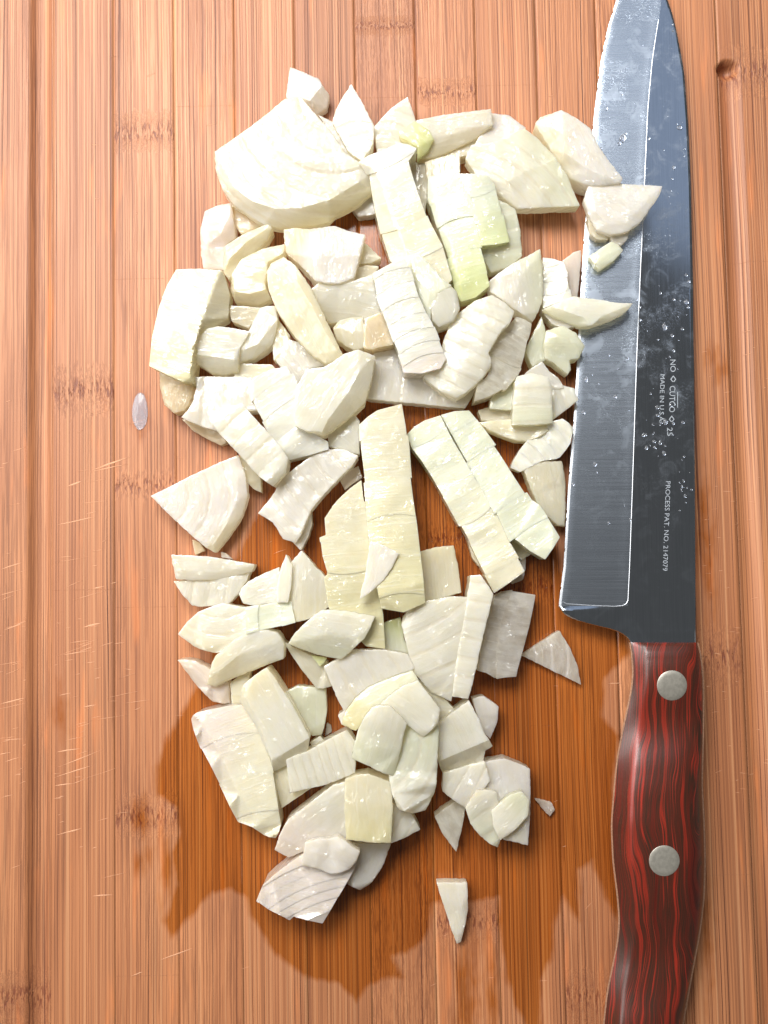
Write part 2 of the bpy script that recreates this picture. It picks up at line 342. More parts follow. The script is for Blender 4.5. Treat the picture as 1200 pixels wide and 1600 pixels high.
for si in range(-8, 7):
    ua = u0+si*SW; ub = ua+SW
    gap = 0.00002
    nu = 24; nv = 500
    us = np.linspace(ua+gap, ub-gap, nu); vs = np.linspace(BB, BT, nv)
    U, V = np.meshgrid(us, vs)
    Z = board_z(U, V)
    ed = np.minimum(U-us[0], us[-1]-U)
    Z = Z - np.where(ed < 1e-6, 0.00007, 0) + rb.uniform(-0.00003, 0.00003)
    X, Y = from_board(U, V)
    pxs, pys = px_of(X, Y, Z)
    wet_shade = wet_shade_field(pxs, pys)
    kd = np.full(U.shape, 60.0)
    for (kx, ky, ks) in knots:
        ku, kv = to_board(at(kx, ky))
        if ua <= ku < ub:
            dd = (V-kv)*1000/ks
            kd = np.where(np.abs(dd) < np.abs(kd), dd, kd)
    fig = {0: 0.9, 4: 0.6, -6: 0.15, 1: 0.3}.get(si, rb.choice([0.0, 0.03, 0.06, 0.15]))
    top = np.stack([U, V, Z], -1).reshape(-1, 3)
    N = nu*nv
    idx = np.arange(N).reshape(nv, nu)
    faces = np.stack([idx[:-1, :-1], idx[:-1, 1:], idx[1:, 1:], idx[1:, :-1]], -1).reshape(-1, 4).tolist()
    # walls and underside
    b = [(us[0], vs[0], -0.018), (us[-1], vs[0], -0.018), (us[-1], vs[-1], -0.018), (us[0], vs[-1], -0.018)]
    verts = top.tolist()+b
    faces.append([N+3, N+2, N+1, N])
    faces.append([N, N+1]+idx[0, ::-1].tolist()); faces.append([N+2, N+3]+idx[-1, :].tolist())
    faces.append([N+1, N+2]+idx[::-1, -1].tolist()); faces.append([N+3, N]+idx[:, 0].tolist())
    me = bpy.data.meshes.new('stave'); me.from_pydata(verts, [], faces)
    bp = me.attributes.new('bpos', 'FLOAT_VECTOR', 'POINT'); bd = me.attributes.new('bdat', 'FLOAT_VECTOR', 'POINT')
    sid = si*3.7+20
    A = np.zeros((N+4, 3), np.float32); A[:N, 0] = (U*1000).ravel(); A[:N, 1] = (V*1000).ravel(); A[:, 2] = sid
    for q, bb in enumerate(b): A[N+q, :2] = (bb[0]*1000, bb[1]*1000)
    Bt = np.zeros((N+4, 3), np.float32); Bt[:N, 0] = wet_shade.ravel(); Bt[:N, 1] = kd.ravel(); Bt[:, 2] = fig; Bt[N:, 0] = -30; Bt[N:, 1] = 60
    bp.data.foreach_set('vector', A.ravel()); bd.data.foreach_set('vector', Bt.ravel())
    me.polygons.foreach_set('use_smooth', [True]*(len(faces)-5)+[False]*5)
    link('stave', me, BAMBOO, board)

# shallow pale knife cuts in the board: thin slivers of torn fibre
rc = random.Random(11)
vv = []; ff = []
def cut(x, y, L, ang, w):
    a = math.radians(ang); dx, dy = math.cos(a), -math.sin(a)
    n = max(3, int(L/12)); base = len(vv)
    for i in range(n+1):
        t = i/n; ww = w*math.sin(math.pi*min(1, max(0.04, t)))*0.5*(0.6+0.8*rc.random())
        cx = x+dx*L*t; cy = y+dy*L*t+rc.uniform(-.35, .35)
        for sgn, zz in ((-1, 0.0), (0, 0.00007), (1, 0.0)):
            p = at(cx, cy+sgn*ww, 0.0); bu = to_board(p)
            zb = float(board_z(np.array([bu[0]]), np.array([bu[1]]))[0])
            vv.append((bu[0], bu[1], zb+0.00002+zz))
    for i in range(n):
        k = base+i*3
        ff.append((k, k+1, k+4, k+3)); ff.append((k+1, k+2, k+5, k+4))
for i in range(105):
    y = rc.triangular(560, 1420, 1080); x = rc.choice([rc.uniform(-10, 40), rc.uniform(82, 215), rc.uniform(82, 160)])
    L = rc.expovariate(1/16)+6
    if x < 40: L = min(L, 38-x+4)
    if L < 4: continue
    cut(x, y, min(L, 60), rc.gauss(14, 6), rc.uniform(.5, 1.1))
for a in [(143,735,65,20,2.2),(105,760,25,20,2),(90,820,60,12,1.6),(145,920,20,14,1.6),(88,1175,40,8,1.8),(88,1200,80,22,1.4),(85,1215,62,18,1.6),(88,1305,42,15,2),(145,1400,32,4,2),
          (250,1500,55,20,2),(205,1525,20,20,1.6),(85,1228,30,8,1.8),(130,1105,22,10,1.6),(0,1100,42,14,1.6),(5,985,35,20,1.6),(0,890,38,18,1.6),(130,980,30,14,2),(950,1068,22,3,1.4)]:
    cut(*a)
for i in range(60):
    cut(rc.uniform(1095, 1200), rc.uniform(500, 1250), rc.uniform(4, 16), rc.gauss(4, 8), rc.uniform(.5, .9))
for i in range(50):
    cut(rc.uniform(90, 950), rc.uniform(20, 1580), rc.uniform(5, 22), rc.gauss(12, 12), rc.uniform(.4, .8))
me = bpy.data.meshes.new('cut_mark'); me.from_pydata(vv, [], ff)
o = link('cut_mark', me, SCRATCH, board); o['kind'] = 'stuff'

# ------------------------------------------------------------ onion pieces
TINT = {'W': (254, 253, 243), 'C': (254, 249, 226), 'Y': (248, 242, 202), 'G': (246, 249, 230), 'X': (248, 246, 240), 'L': (252, 250, 247), 'T': (250, 234, 204),
        'D': (244, 237, 216), 'E': (236, 242, 190), 'P': (253, 243, 235), 'B': (249, 245, 226)}
def chain(pts, step, rnd, jit, closed=True):
    out = []; n = len(pts)
    for i in range(n if closed else n-1):
        a = pts[i]; b = pts[(i+1) % n]
        L = math.hypot(b[0]-a[0], b[1]-a[1]); k = max(1, int(round(L/step)))
        nx, ny = (b[1]-a[1])/max(L, 1e-6), -(b[0]-a[0])/max(L, 1e-6)
        ph = rnd.uniform(0, 100)
        for q in range(k):
            t = q/k; j = noise.noise(Vector((ph+q*0.55, a[0]*.1, 0)))*jit*(1 if q else 0.2)
            out.append((a[0]+(b[0]-a[0])*t+nx*j, a[1]+(b[1]-a[1])*t+ny*j))
    if not closed: out.append((pts[-1][0], pts[-1][1]))
    return out
def round_corners(p, r=2.6):
    out = []; n = len(p)
    for i in range(n):
        a = p[i-1]; b = p[i]; c = p[(i+1) % n]
        la = math.hypot(a[0]-b[0], a[1]-b[1]); lc = math.hypot(c[0]-b[0], c[1]-b[1])
        ta = min(r/max(la, 1e-6), .35); tc = min(r/max(lc, 1e-6), .35)
        out.append((b[0]+(a[0]-b[0])*ta, b[1]+(a[1]-b[1])*ta)); out.append((b[0]+(c[0]-b[0])*tc, b[1]+(c[1]-b[1])*tc))
    return out
def inside_np(poly, X, Y):
    ins = np.zeros(X.shape, bool); n = len(poly)
    for i in range(n):
        a = poly[i]; b = poly[(i+1) % n]
        ins ^= ((a[1] > Y) != (b[1] > Y)) & (X < (b[0]-a[0])*(Y-a[1])/((b[1]-a[1]) or 1e-9)+a[0])
    return ins
def dist_np(poly, X, Y):
    d = np.full(X.shape, 1e9); n = len(poly)
    for i in range(n):
        a = poly[i]; b = poly[(i+1) % n]; ex, ey = b[0]-a[0], b[1]-a[1]
        t = np.clip(((X-a[0])*ex+(Y-a[1])*ey)/max(ex*ex+ey*ey, 1e-9), 0, 1)
        d = np.minimum(d, np.hypot(X-a[0]-t*ex, Y-a[1]-t*ey))
    return d
def clip(poly, nx, ny, c, keep):       # keep side of nx*x+ny*y - c  (keep=+1: >=0)
    out = []; n = len(poly)
    for i in range(n):
        a = poly[i]; b = poly[(i+1) % n]
        da = (nx*a[0]+ny*a[1]-c)*keep; db = (nx*b[0]+ny*b[1]-c)*keep
        if da >= 0: out.append(a)
        if (da >= 0) != (db >= 0):
            t = da/(da-db); out.append((a[0]+(b[0]-a[0])*t, a[1]+(b[1]-a[1])*t))
    return out
class TIN:
    """height (mm, relative) over the outline and its ridge lines"""
    def __init__(s, outline, ridges):
        P = []; E = []; Z = []
        n = len(outline)
        for p in outline: P.append(Vector(p[:2])); Z.append(p[2] if len(p) > 2 else 0.0)
        E = [(i, (i+1) % n) for i in range(n)]
        for r in ridges:
            k = len(P)
            for p in r: P.append(Vector(p[:2])); Z.append(p[2] if len(p) > 2 else 0.0)
            E += [(k+i, k+i+1) for i in range(len(r)-1)]
        v, e, f, ov, oe, of = geometry.delaunay_2d_cdt(P, E, [], 0, 1e-4)
        zz = []
        for i, o in enumerate(ov):
            if o: zz.append(Z[o[0]])
            else:
                d = [(math.hypot(v[i][0]-q[0], v[i][1]-q[1]), z) for q, z in zip(P, Z)]; d.sort()
                zz.append((d[0][1]/max(d[0][0], .01)+d[1][1]/max(d[1][0], .01))/(1/max(d[0][0], .01)+1/max(d[1][0], .01)))
        s.t = [(v[a], v[b], v[c], zz[a], zz[b], zz[c]) for a, b, c in f]
        s.flat = all(abs(q) < 1e-9 for q in zz)
    def z(s, X, Y):
        if s.flat or not s.t: return np.zeros_like(X)
        best = np.full(X.shape, -1e9); out = np.zeros_like(X)
        for a, b, c, za, zb, zc in s.t:
            det = (b[1]-c[1])*(a[0]-c[0])+(c[0]-b[0])*(a[1]-c[1])
            if abs(det) < 1e-6: continue
            l1 = ((b[1]-c[1])*(X-c[0])+(c[0]-b[0])*(Y-c[1]))/det
            l2 = ((c[1]-a[1])*(X-c[0])+(a[0]-c[0])*(Y-c[1]))/det
            l3 = 1-l1-l2; mn = np.minimum(np.minimum(l1, l2), l3)
            u = mn > best
            l1 = np.clip(l1, 0, 1); l2 = np.clip(l2, 0, 1); l3 = np.clip(l3, 0, 1); sm = l1+l2+l3
            out = np.where(u, (l1*za+l2*zb+l3*zc)/sm, out); best = np.maximum(best, mn)
        return out
def frac_noise(x, y, seed): return noise.noise(Vector((x, y, seed)))

def block(poly, ridges, heightf, zb, er, rnd, tintf, veinf, base, step=3.2, jit=1.0):
    """solid with a modelled upper surface; poly in photo px, heights in mm; returns a mesh (world coords minus base)"""
    poly = [p for i, p in enumerate(poly) if math.hypot(p[0]-poly[i-1][0], p[1]-poly[i-1][1]) > 0.6]
    if len(poly) < 3: return None
    area_ = sum(poly[i-1][0]*poly[i][1]-poly[i][0]*poly[i-1][1] for i in range(len(poly)))/2
    if abs(area_) < 12: return None
    if area_ > 0: poly = poly[::-1]                # counter-clockwise seen from above (y is down in px)
    if abs(area_) < 900: step = 2.2
    bd = chain(round_corners(poly, 0.9), step, rnd, jit)
    n = len(bd)
    xs = [p[0] for p in bd]; ys = [p[1] for p in bd]
    gx, gy = np.meshgrid(np.arange(min(xs), max(xs), step), np.arange(min(ys), max(ys), step))
    rr = np.random.RandomState(rnd.randrange(10**6))
    gx = gx+rr.uniform(-.3, .3, gx.shape)*step; gy = gy+rr.uniform(-.3, .3, gy.shape)*step
    gx = gx.ravel(); gy = gy.ravel()
    dd = dist_np(bd, gx, gy); k = inside_np(bd, gx, gy) & (dd > step*0.75)
    rp = []
    for r in ridges:
        rp += chain(r, step, rnd, 0, closed=False)
    if rp:
        RX = np.array([p[0] for p in rp]); RY = np.array([p[1] for p in rp])
        kk = inside_np(bd, RX, RY) & (dist_np(bd, RX, RY) > step*.4)
        rp = [p for p, q in zip(rp, kk) if q]
        for p in rp: k &= np.hypot(gx-p[0], gy-p[1]) > step*.6
    # inner ring that breaks the rim
    inner = []
    for i in range(n):
        a = bd[i-1]; b = bd[(i+1) % n]; L = math.hypot(b[0]-a[0], b[1]-a[1]) or 1
        inner.append((bd[i][0]+(b[1]-a[1])/L*0.9, bd[i][1]-(b[0]-a[0])/L*0.9))
    IX = np.array([p[0] for p in inner]); IY = np.array([p[1] for p in inner])
    if not inside_np(bd, IX, IY).mean() > .5:
        inner = [(2*p[0]-q[0], 2*p[1]-q[1]) for p, q in zip(bd, inner)]; IX = np.array([p[0] for p in inner]); IY = np.array([p[1] for p in inner])
    kk = inside_np(bd, IX, IY) & (dist_np(bd, IX, IY) > 0.6)
    inner = [p for p, q in zip(inner, kk) if q]
    er = er*(0.55 if er > 0.75 else 0.2); erp = max(0.9, er/0.25)
    pts = [(p[0], p[1]) for p in bd]+[(a, b) for a, b in zip(gx[k], gy[k])]+rp+inner
    v, e, f, ov, oe, of = geometry.delaunay_2d_cdt([Vector(p) for p in pts], [(i, (i+1) % n) for i in range(n)], [], 0, 1e-5)
    VX = np.array([p[0] for p in v]); VY = np.array([p[1] for p in v])
    f = [t for t in f]
    cx = np.array([(VX[t[0]]+VX[t[1]]+VX[t[2]])/3 for t in f]); cy = np.array([(VY[t[0]]+VY[t[1]]+VY[t[2]])/3 for t in f])
    ok = inside_np(bd, cx, cy); f = [t for t, q in zip(f, ok) if q]
    idx = {}
    for i, o_ in enumerate(ov):
        for q in o_: idx[q] = i
    ring = [idx[i] for i in range(n)]
    D = dist_np(bd, VX, VY)
    Z = heightf(VX, VY)
    d = np.minimum(D, erp)
    rim = er-np.sqrt(np.maximum(er*er-((erp-d)*0.25)**2, 0))
    Z = Z-rim*0.9
    Z = np.maximum(Z, zb+0.5)
    verts = [at(VX[i], VY[i], Z[i]/1000)-base for i in range(len(VX))]
    tf = list(f)
    faces = []
    for t in tf:
        a, b, c = t
        A = (VX[b]-VX[a])*(VY[c]-VY[a])-(VX[c]-VX[a])*(VY[b]-VY[a])
        faces.append((a, b, c) if A < 0 else (a, c, b))
    top_n = len(faces)
    # walls: slightly irregular, undercut
    mx = sum(xs)/n; my = sum(ys)/n
    prev = ring; rings = []
    for lev in (0.33, 0.72, 1.0):
        cur = []
        for q, i in enumerate(ring):
            zz = Z[i]*(1-lev)+zb*lev
            p = verts[i]+base
            nn = noise.noise(Vector((VX[i]*.05, VY[i]*.05, lev*2+zb)))
            inset = 0.012*lev + 0.02*nn*lev
            c0 = at(mx, my, Z[i]/1000)
            w = Vector((p.x+(c0.x-p.x)*inset, p.y+(c0.y-p.y)*inset, zz/1000))
            verts.append(w-base); cur.append(len(verts)-1)
        for q in range(n):
            r = (q+1) % n
            faces.append((prev[q], cur[q], cur[r], prev[r]))
        prev = cur
    faces.append(tuple(reversed(prev)))
    # make walls face outward: boundary runs clockwise/ccw consistently
    me = bpy.data.meshes.new('onion_piece'); me.from_pydata([tuple(p) for p in verts], [], faces)
    bm = bmesh.new(); bm.from_mesh(me); bmesh.ops.recalc_face_normals(bm, faces=bm.faces); bm.to_mesh(me); bm.free()
    nt = len(VX); tot = len(verts)
    FX = np.concatenate([VX, np.tile(VX[ring], 3)]); FY = np.concatenate([VY, np.tile(VY[ring], 3)])
    wall = np.concatenate([np.zeros(nt), np.repeat([4., 9., 14.], n)])
    tc = tintf(FX, FY)
    ca = me.attributes.new('tint', 'FLOAT_COLOR', 'POINT'); ca.data.foreach_set('color', tc.astype(np.float32).ravel())
    va = me.attributes.new('vein', 'FLOAT_VECTOR', 'POINT')
    al, ac, bn = veinf(FX, FY)
    va.data.foreach_set('vector', np.stack([al+wall*.2, ac+wall*.5, bn], -1).astype(np.float32).ravel())
    me.polygons.foreach_set('use_smooth', [True]*len(me.polygons)); me.set_sharp_from_angle(angle=math.radians(34))
    return me

GROUP = 'chopped onion pieces heaped on the board'
count = [0]
def O(label, pts, zt, th, tint='W', ang=0, ridge=(), er=0.5, dome=0, arc=None, band=0, split=0, sang=None, clear=False, grad=None, rough=0.27, zb=None, name='onion_piece'):
    """ang: direction of the veins (deg, px space, y down). band: ring spacing px (material + ripple).
       arc: centre px of the rings. split: layer width px -> separate layer children across direction sang."""
    count[0] += 1; seed = count[0]*7.13; rnd = random.Random(count[0]*91+5)
    outline = [tuple(p) for p in pts]
    n = len(outline); mx = sum(p[0] for p in outline)/n; my = sum(p[1] for p in outline)/n
    tin = TIN(outline, ridge)
    a = math.radians(ang); ca, sa = math.cos(a), math.sin(a)
    ac = [-(p[0]-mx)*sa+(p[1]-my)*ca for p in outline]; c0 = (max(ac)+min(ac))/2; ch = max(1, (max(ac)-min(ac))/2)
    bandoff = rnd.random()
    def bandf(X, Y):
        if not band: return np.full(X.shape, 0.5)
        if arc: return np.hypot(X-arc[0], Y-arc[1])/band+bandoff
        return ((X-mx)*ca+(Y-my)*sa)/band+bandoff
    ta = rnd.uniform(0, 6.283); tm = rnd.uniform(.02, .13)*(1 if max(ac)-min(ac) < 130 and not ridge else .5)*.25; tx, ty = tm*math.cos(ta), tm*math.sin(ta); alb = rnd.uniform(.93, 1.03)
    def height(X, Y, dz=0.0, sh=(0, 0)):
        z = zt+dz+tin.z(X-sh[0], Y-sh[1])+np.clip(tx*(X-mx)+ty*(Y-my), -1.6, 1.6)
        if dome:
            t = np.clip((-(X-mx)*sa+(Y-my)*ca-c0)/ch, -1.1, 1.1); z = z+dome*(1-t*t)-dome
        if band:
            b = bandf(X, Y); fr = b-np.floor(b)
            h = np.sin(np.floor(b)*12.9898+seed)*43758.5453; h = h-np.floor(h)
            z = z+0.30*(h-.5)+0.20*np.sin(np.pi*fr)
        nz = np.array([noise.noise(Vector((x/38, y/38, seed)))*rough*1.7+noise.noise(Vector((x/11, y/11, seed+9)))*rough*.22 for x, y in zip(X, Y)])
        return z+nz
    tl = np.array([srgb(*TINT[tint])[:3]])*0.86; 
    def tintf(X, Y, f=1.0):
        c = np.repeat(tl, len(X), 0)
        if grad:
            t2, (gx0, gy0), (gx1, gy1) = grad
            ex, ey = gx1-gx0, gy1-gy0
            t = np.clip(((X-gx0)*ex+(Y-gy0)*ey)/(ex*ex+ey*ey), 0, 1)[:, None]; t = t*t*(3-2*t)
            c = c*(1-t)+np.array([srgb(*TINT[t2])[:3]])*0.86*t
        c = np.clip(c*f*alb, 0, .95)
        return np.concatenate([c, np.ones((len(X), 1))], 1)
    def veinf(X, Y):
        al = ((X-mx)*ca+(Y-my)*sa)*.25; acr = (-(X-mx)*sa+(Y-my)*ca)*.25
        if arc: 
            r = np.hypot(X-arc[0], Y-arc[1]); th_ = np.arctan2(Y-arc[1], X-arc[0]); return th_*r.mean()*.25, r*.25, bandf(X, Y)
        if band or split: return acr, al, bandf(X, Y)
        return al, acr, bandf(X, Y)
    zb_ = max(0.02, zt-th) if zb is None else zb
    base = at(mx, my, zb_/1000)
    mat = ONION_CLEAR if clear else ONION
    if not split:
        me = block([p[:2] for p in outline], ridge, height, zb_, er, rnd, tintf, veinf, base)
        o = link(name, me, mat); o.location = base
    else:
        o = empty(name, base)
        s_ = math.radians(ang if sang is None else sang); nx, ny = math.cos(s_), math.sin(s_)
        tt = [-ny*p[0]+nx*p[1] for p in outline]; tc = (min(tt)+max(tt))/2; kk = rnd.choice([-1, 1])*rnd.uniform(.10, .22)/max(8, (max(tt)-min(tt))/2)
        def fw(p):
            t = -ny*p[0]+nx*p[1]-tc; return (nx*p[0]+ny*p[1]+kk*t*t, t)
        def bw(p):
            s_2 = p[0]-kk*p[1]*p[1]; t = p[1]+tc; return (nx*s_2-ny*t, ny*s_2+nx*t)
        OW = [fw(p) for p in chain([p[:2] for p in outline], 6, rnd, 0)]
        pr = [p[0] for p in OW]; lo, hi = min(pr), max(pr)
        cuts = []; c = lo+split*rnd.uniform(.55, 1.0)
        while c < hi-split*.45: cuts.append(c); c += split*rnd.uniform(.8, 1.2)
        cuts = [lo-1]+cuts+[hi+1]
        P = [p[:2] for p in outline]
        for i in range(len(cuts)-1):
            q = clip(OW, 1, 0, cuts[i]-.5, 1); q = clip(q, 1, 0, cuts[i+1]+.5, -1) if q else q
            if len(q) < 3: continue
            q = [bw(p) for p in chain(q, 5, rnd, 0)]
            sh = rnd.uniform(-2.2, 2.2)*min(1, split/40); dz = rnd.uniform(-.2, .2) if split >= 30 else rnd.uniform(-.1, .1)
            q = [(x-ny*sh, y+nx*sh) for x, y in q]
            sx, sy = -ny*sh, nx*sh
            f = rnd.uniform(.96, 1.03)
            def hf(X, Y, c0=cuts[i], c1=cuts[i+1]):
                z = height(X, Y, dz, (sx, sy))
                if split < 30:      # every thin layer slopes to its lower edge like a shingle
                    s1 = nx*X+ny*Y; t1 = -ny*X+nx*Y-tc; u = np.clip((s1+kk*t1*t1-c0)/max(1, c1-c0), 0, 1); z = z+0.16*(u-.5)
                return z
            me = block(q, [], hf, zb_, min(er, .06), rnd, lambda X, Y: tintf(X, Y, f), veinf, base, jit=.3)
            if me: link('layer', me, mat if clear else ONION_LAYER, o)
    tag(o, label, 'onion piece', GROUP)
    return o
# -- top cluster
O('small knobbly piece at the very top of the heap, above the big white slab', [(453,105,-1),(475,113),(498,123),(515,150,-3),(511,169,-4),(495,180,-4),(481,164,-2),(462,158),(447,152,-1)], 8, 8, 'L', ang=60, ridge=[[(503,133,.3),(484,158,.3),(470,152,0)]], rough=.35, grad=('P', (485,140), (508,172)))
O('largest smooth white half-disc slab with a yellow-green lower rim, upper left of heap', [(335,237,-1),(367,215),(390,199),(413,181),(446,154),(470,151),(481,164),(498,184),(515,203),(541,240),(565,256),(579,270,-1),(583,300,-5),(563,319,-6),(527,337,-6),(515,348,-6),(481,355,-6),(442,358,-6),(413,352,-5.5),(390,338,-5),(365,320,-4),(348,297,-3),(337,266,-2)], 16.5, 11, 'W', ang=35, arc=(520,150), band=33,
  ridge=[[(350,262,0),(365,293,0),(395,315,0),(430,326,0),(470,325,0),(515,312,0),(560,285,0)]], er=.9, rough=.25, grad=('Y', (480,308), (500,352)))
O('grey-white scrap wedged between the big slab and the tall pointed triangle', [(497,179),(519,190),(545,222),(567,252),(548,250),(530,225),(515,205)], 9, 6, 'X', ang=50)
O('tall pointed white triangle standing up at the top edge, left of two', [(549,131),(558,146),(567,162),(585,197),(583,225),(566,252),(545,238),(519,192),(524,174),(532,157)], 11.5, 8, 'W', ang=95, arc=(560,262), band=22, rough=.35)
O('second pointed white triangle at the top edge, behind the yellow-green bit', [(584,198),(597,184),(610,170),(637,151,-.5),(642,165),(649,187),(660,215),(640,245),(590,245)], 10, 8, 'W', ang=120, arc=(600,265), band=20, rough=.35)
O('long pale wedge lying sideways along the top edge with a straight upper side', [(650,188),(690,180),(726,175),(767,170),(770,195),(745,215,-2),(709,234,-3),(680,246,-3),(652,250,-3),(662,222)], 12.5, 8, 'W', ang=-8, ridge=[[(668,215,0),(705,210,0),(745,198,0)]], grad=('C', (700,195), (708,236)))
O('bright yellow-green scrap on top of the second pointed triangle', [(623,205),(648,189),(670,203),(678,218),(668,237,-2),(652,249,-2),(653,230),(625,214)], 13.5, 6, 'E', ang=40, ridge=[[(648,210,.5),(665,222,.2)]], grad=('Y', (655,225), (625,200)))
O('cream wedge in shadow under the long sideways wedge at the top', [(690,240),(735,214),(765,206),(757,224),(738,240),(712,248)], 8, 7, 'D', ang=-20)
O('lavender-white curved edge piece behind the top of the broad ringed wedge', [(767,177),(795,180),(822,200),(800,216),(740,230),(755,200)], 10, 8, 'L', ang=15, rough=.3)
O('broad pale wedge with long seams, left of the piece touching the blade tip side', [(736,227,-1),(770,222),(795,212),(820,201,-1),(840,216,-1),(868,246,-1),(886,274,-1),(906,322,-2),(850,324,-2),(810,326,-2),(780,305,-2),(745,275,-2),(727,248,-2)], 14, 9, 'W', ang=42, arc=(700,420), band=28, dome=1.2,
  ridge=[[(868,248,0),(835,262,.6),(790,285,.6)]], rough=.3, grad=('G', (790,280), (868,235)))
O('blocky piece with a cream left face leaning onto the blade edge', [(836,193,-3),(844,183,-2.5),(878,172),(900,184),(922,200),(937,231),(952,252),(973,279,-.5),(970,286,-1),(943,290,-2),(916,289,-3),(892,280,-4),(874,258,-4),(858,230,-4)], 14.5, 13.5, 'L', ang=60, ridge=[[(878,173,.5),(880,205,.5),(881,238,.4),(915,262,.2),(945,277,0)]], er=.6, grad=('C', (893,205), (862,215)))
O('white shield-shaped piece lying on the knife blade', [(919,291),(970,287),(1035,291,-.4),(1030,306,-.6),(1003,345,-1),(980,362,-1),(953,367,-1.5),(932,360,-1.6),(921,340,-1.5),(912,312,-1)], 12.5, 5.5, 'L', ang=20, ridge=[[(925,297,.2),(930,330,.5),(948,350,.2),(975,348,.2),(1000,325,.2),(1022,300,.2)]], rough=.35, er=.7)
O('clear scrap under the lower tip of the shield-shaped piece on the blade', [(952,365),(985,360),(980,374),(970,384),(955,377)], 9, 3.5, 'X', clear=True)
O('thin cream sliver under the left side of the shield-shaped piece on the blade', [(918,340),(935,358),(952,368),(950,375),(932,374),(922,365)], 8.5, 4, 'D')
O('small pale green rectangular chip lying flat on the blade', [(920,401,-.6),(940,387),(958,376),(966,382),(974,391),(958,408),(936,423,-.6)], 8.6, 3.2, 'G', ang=-40, ridge=[[(930,412,.5),(950,395,.5),(968,388,.4)]], er=.3)
# -- green pair and fat column
O('square cream end sticking up behind the green-tinted pair', [(664,253),(690,245),(719,238),(719,270),(700,285),(668,280)], 11, 8, 'D', ang=90)
O('round-edged greenish piece tucked behind the right side of the green-tinted pair', [(770,308),(781,313),(805,326,-.5),(813,358,-1),(816,400,-2),(797,417,-3),(767,427,-3),(750,395),(760,350)], 12, 10, 'G', ang=80, band=30, er=.8)
O('long green-tinted slice, greenest at its lower end, left one of the green pair', [(669,276,-2),(690,273,-.4),(714,271),(735,310),(745,345),(751,382,-.6),(760,415,-1.2),(767,446,-2.5),(745,464,-3),(722,471,-3),(711,448,-2.5),(696,394,-1.5),(680,350,-1),(669,310,-1.5)], 15.5, 12, 'G', ang=72, ridge=[[(681,290,0),(684,325,.1),(700,372,.1),(722,440,-.8)]], split=44, er=.5, dome=.5, grad=('E', (705,340), (738,450)))
O('shorter green-tinted slice overlapping the long green one, right one of the pair', [(712,271),(740,271),(765,275,-.5),(775,290,-1),(785,330,-1.2),(796,378,-1.8),(775,382,-1.4),(752,384,-1),(745,350),(732,308)], 16.2, 12, 'G', ang=75, split=52, dome=1.2, er=.6, grad=('E', (735,300), (785,400)))
O('narrow pale strip in the gap between fat column and green pair', [(636,252),(664,255),(669,300),(664,335),(648,285)], 8, 7, 'D', ang=75)
O('grey scrap under the lower right rim of the largest slab', [(545,318),(583,303),(592,330),(578,336),(560,338)], 6, 5.5, 'X')
O('fat cream column of stacked layers running down from the top centre', [(562,252,-1),(580,241),(600,234),(625,222),(640,225),(653,231),(638,252),(646,280),(658,313),(670,346,-.3),(692,388,-.3),(706,437,-1),(690,452,-1),(640,440,-1),(608,408,-5),(596,370,-5),(582,310,-5),(577,275,-4)], 17.8, 15, 'C', ang=66, ridge=[[(585,262,0),(600,300,.2),(618,350,.3),(640,410,0)]], split=46, dome=.6, er=.6, grad=('W', (640,330), (600,240)))
# -- left cluster
O('pinkish faceted chunk at the far left below the largest slab', [(313,360,-1),(320,330,-1),(340,321),(361,317),(365,345),(368,371,-2),(352,384,-1),(352,422,-1),(318,420,-2),(314,395,-1.5)], 10, 9, 'P', ang=15, ridge=[[(322,385,0),(345,365,1),(360,330,.6)]], rough=.35)
O('tan shaded piece directly under the lower left rim of the largest slab', [(362,320),(385,333),(413,350),(397,358),(378,367),(369,355)], 7.5, 6, 'T', ang=20)
O('slanting cream stick between pinkish chunk and domed cream block', [(351,385),(378,367),(400,357),(418,350,.5),(426,356),(418,375,-2),(404,389,-3),(377,408,-3),(358,438,-2),(349,425,-1)], 12, 9, 'C', ang=-40, ridge=[[(358,405,.6),(385,378,.8),(415,358,.6)]], er=.9)
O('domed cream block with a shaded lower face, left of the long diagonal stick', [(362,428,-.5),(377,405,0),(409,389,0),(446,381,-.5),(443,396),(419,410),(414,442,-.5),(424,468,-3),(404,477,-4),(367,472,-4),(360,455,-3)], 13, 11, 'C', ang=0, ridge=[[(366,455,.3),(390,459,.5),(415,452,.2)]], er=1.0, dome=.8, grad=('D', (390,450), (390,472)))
O('tiny cream point behind the white-faced block near the top left gap', [(566,376),(580,388),(596,403),(580,411),(560,413)], 9, 7, 'C')
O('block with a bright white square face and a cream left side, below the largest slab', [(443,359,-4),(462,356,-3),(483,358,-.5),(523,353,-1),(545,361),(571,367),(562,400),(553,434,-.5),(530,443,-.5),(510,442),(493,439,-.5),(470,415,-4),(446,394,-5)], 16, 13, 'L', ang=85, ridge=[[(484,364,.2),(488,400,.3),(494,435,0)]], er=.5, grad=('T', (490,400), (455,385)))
O('broad smooth pale piece in the middle, between diagonal stick and ridged slab', [(480,457),(500,440),(530,443),(548,440),(583,428),(590,468),(604,500),(570,502),(555,495,-.5),(525,504,-1),(513,505,-1),(497,475)], 14, 11, 'W', ang=10, dome=1.0, rough=.3, grad=('B', (540,450), (530,500)))
O('small rounded greenish cup shape under the broad smooth middle piece', [(520,513),(528,502,0),(548,495),(567,494),(572,519),(568,544,-1),(553,547,-1.5),(539,541,-1.5),(525,529,-1)], 13, 10, 'B', ang=80, ridge=[[(535,512,.8),(552,520,.8)]], er=1.2)
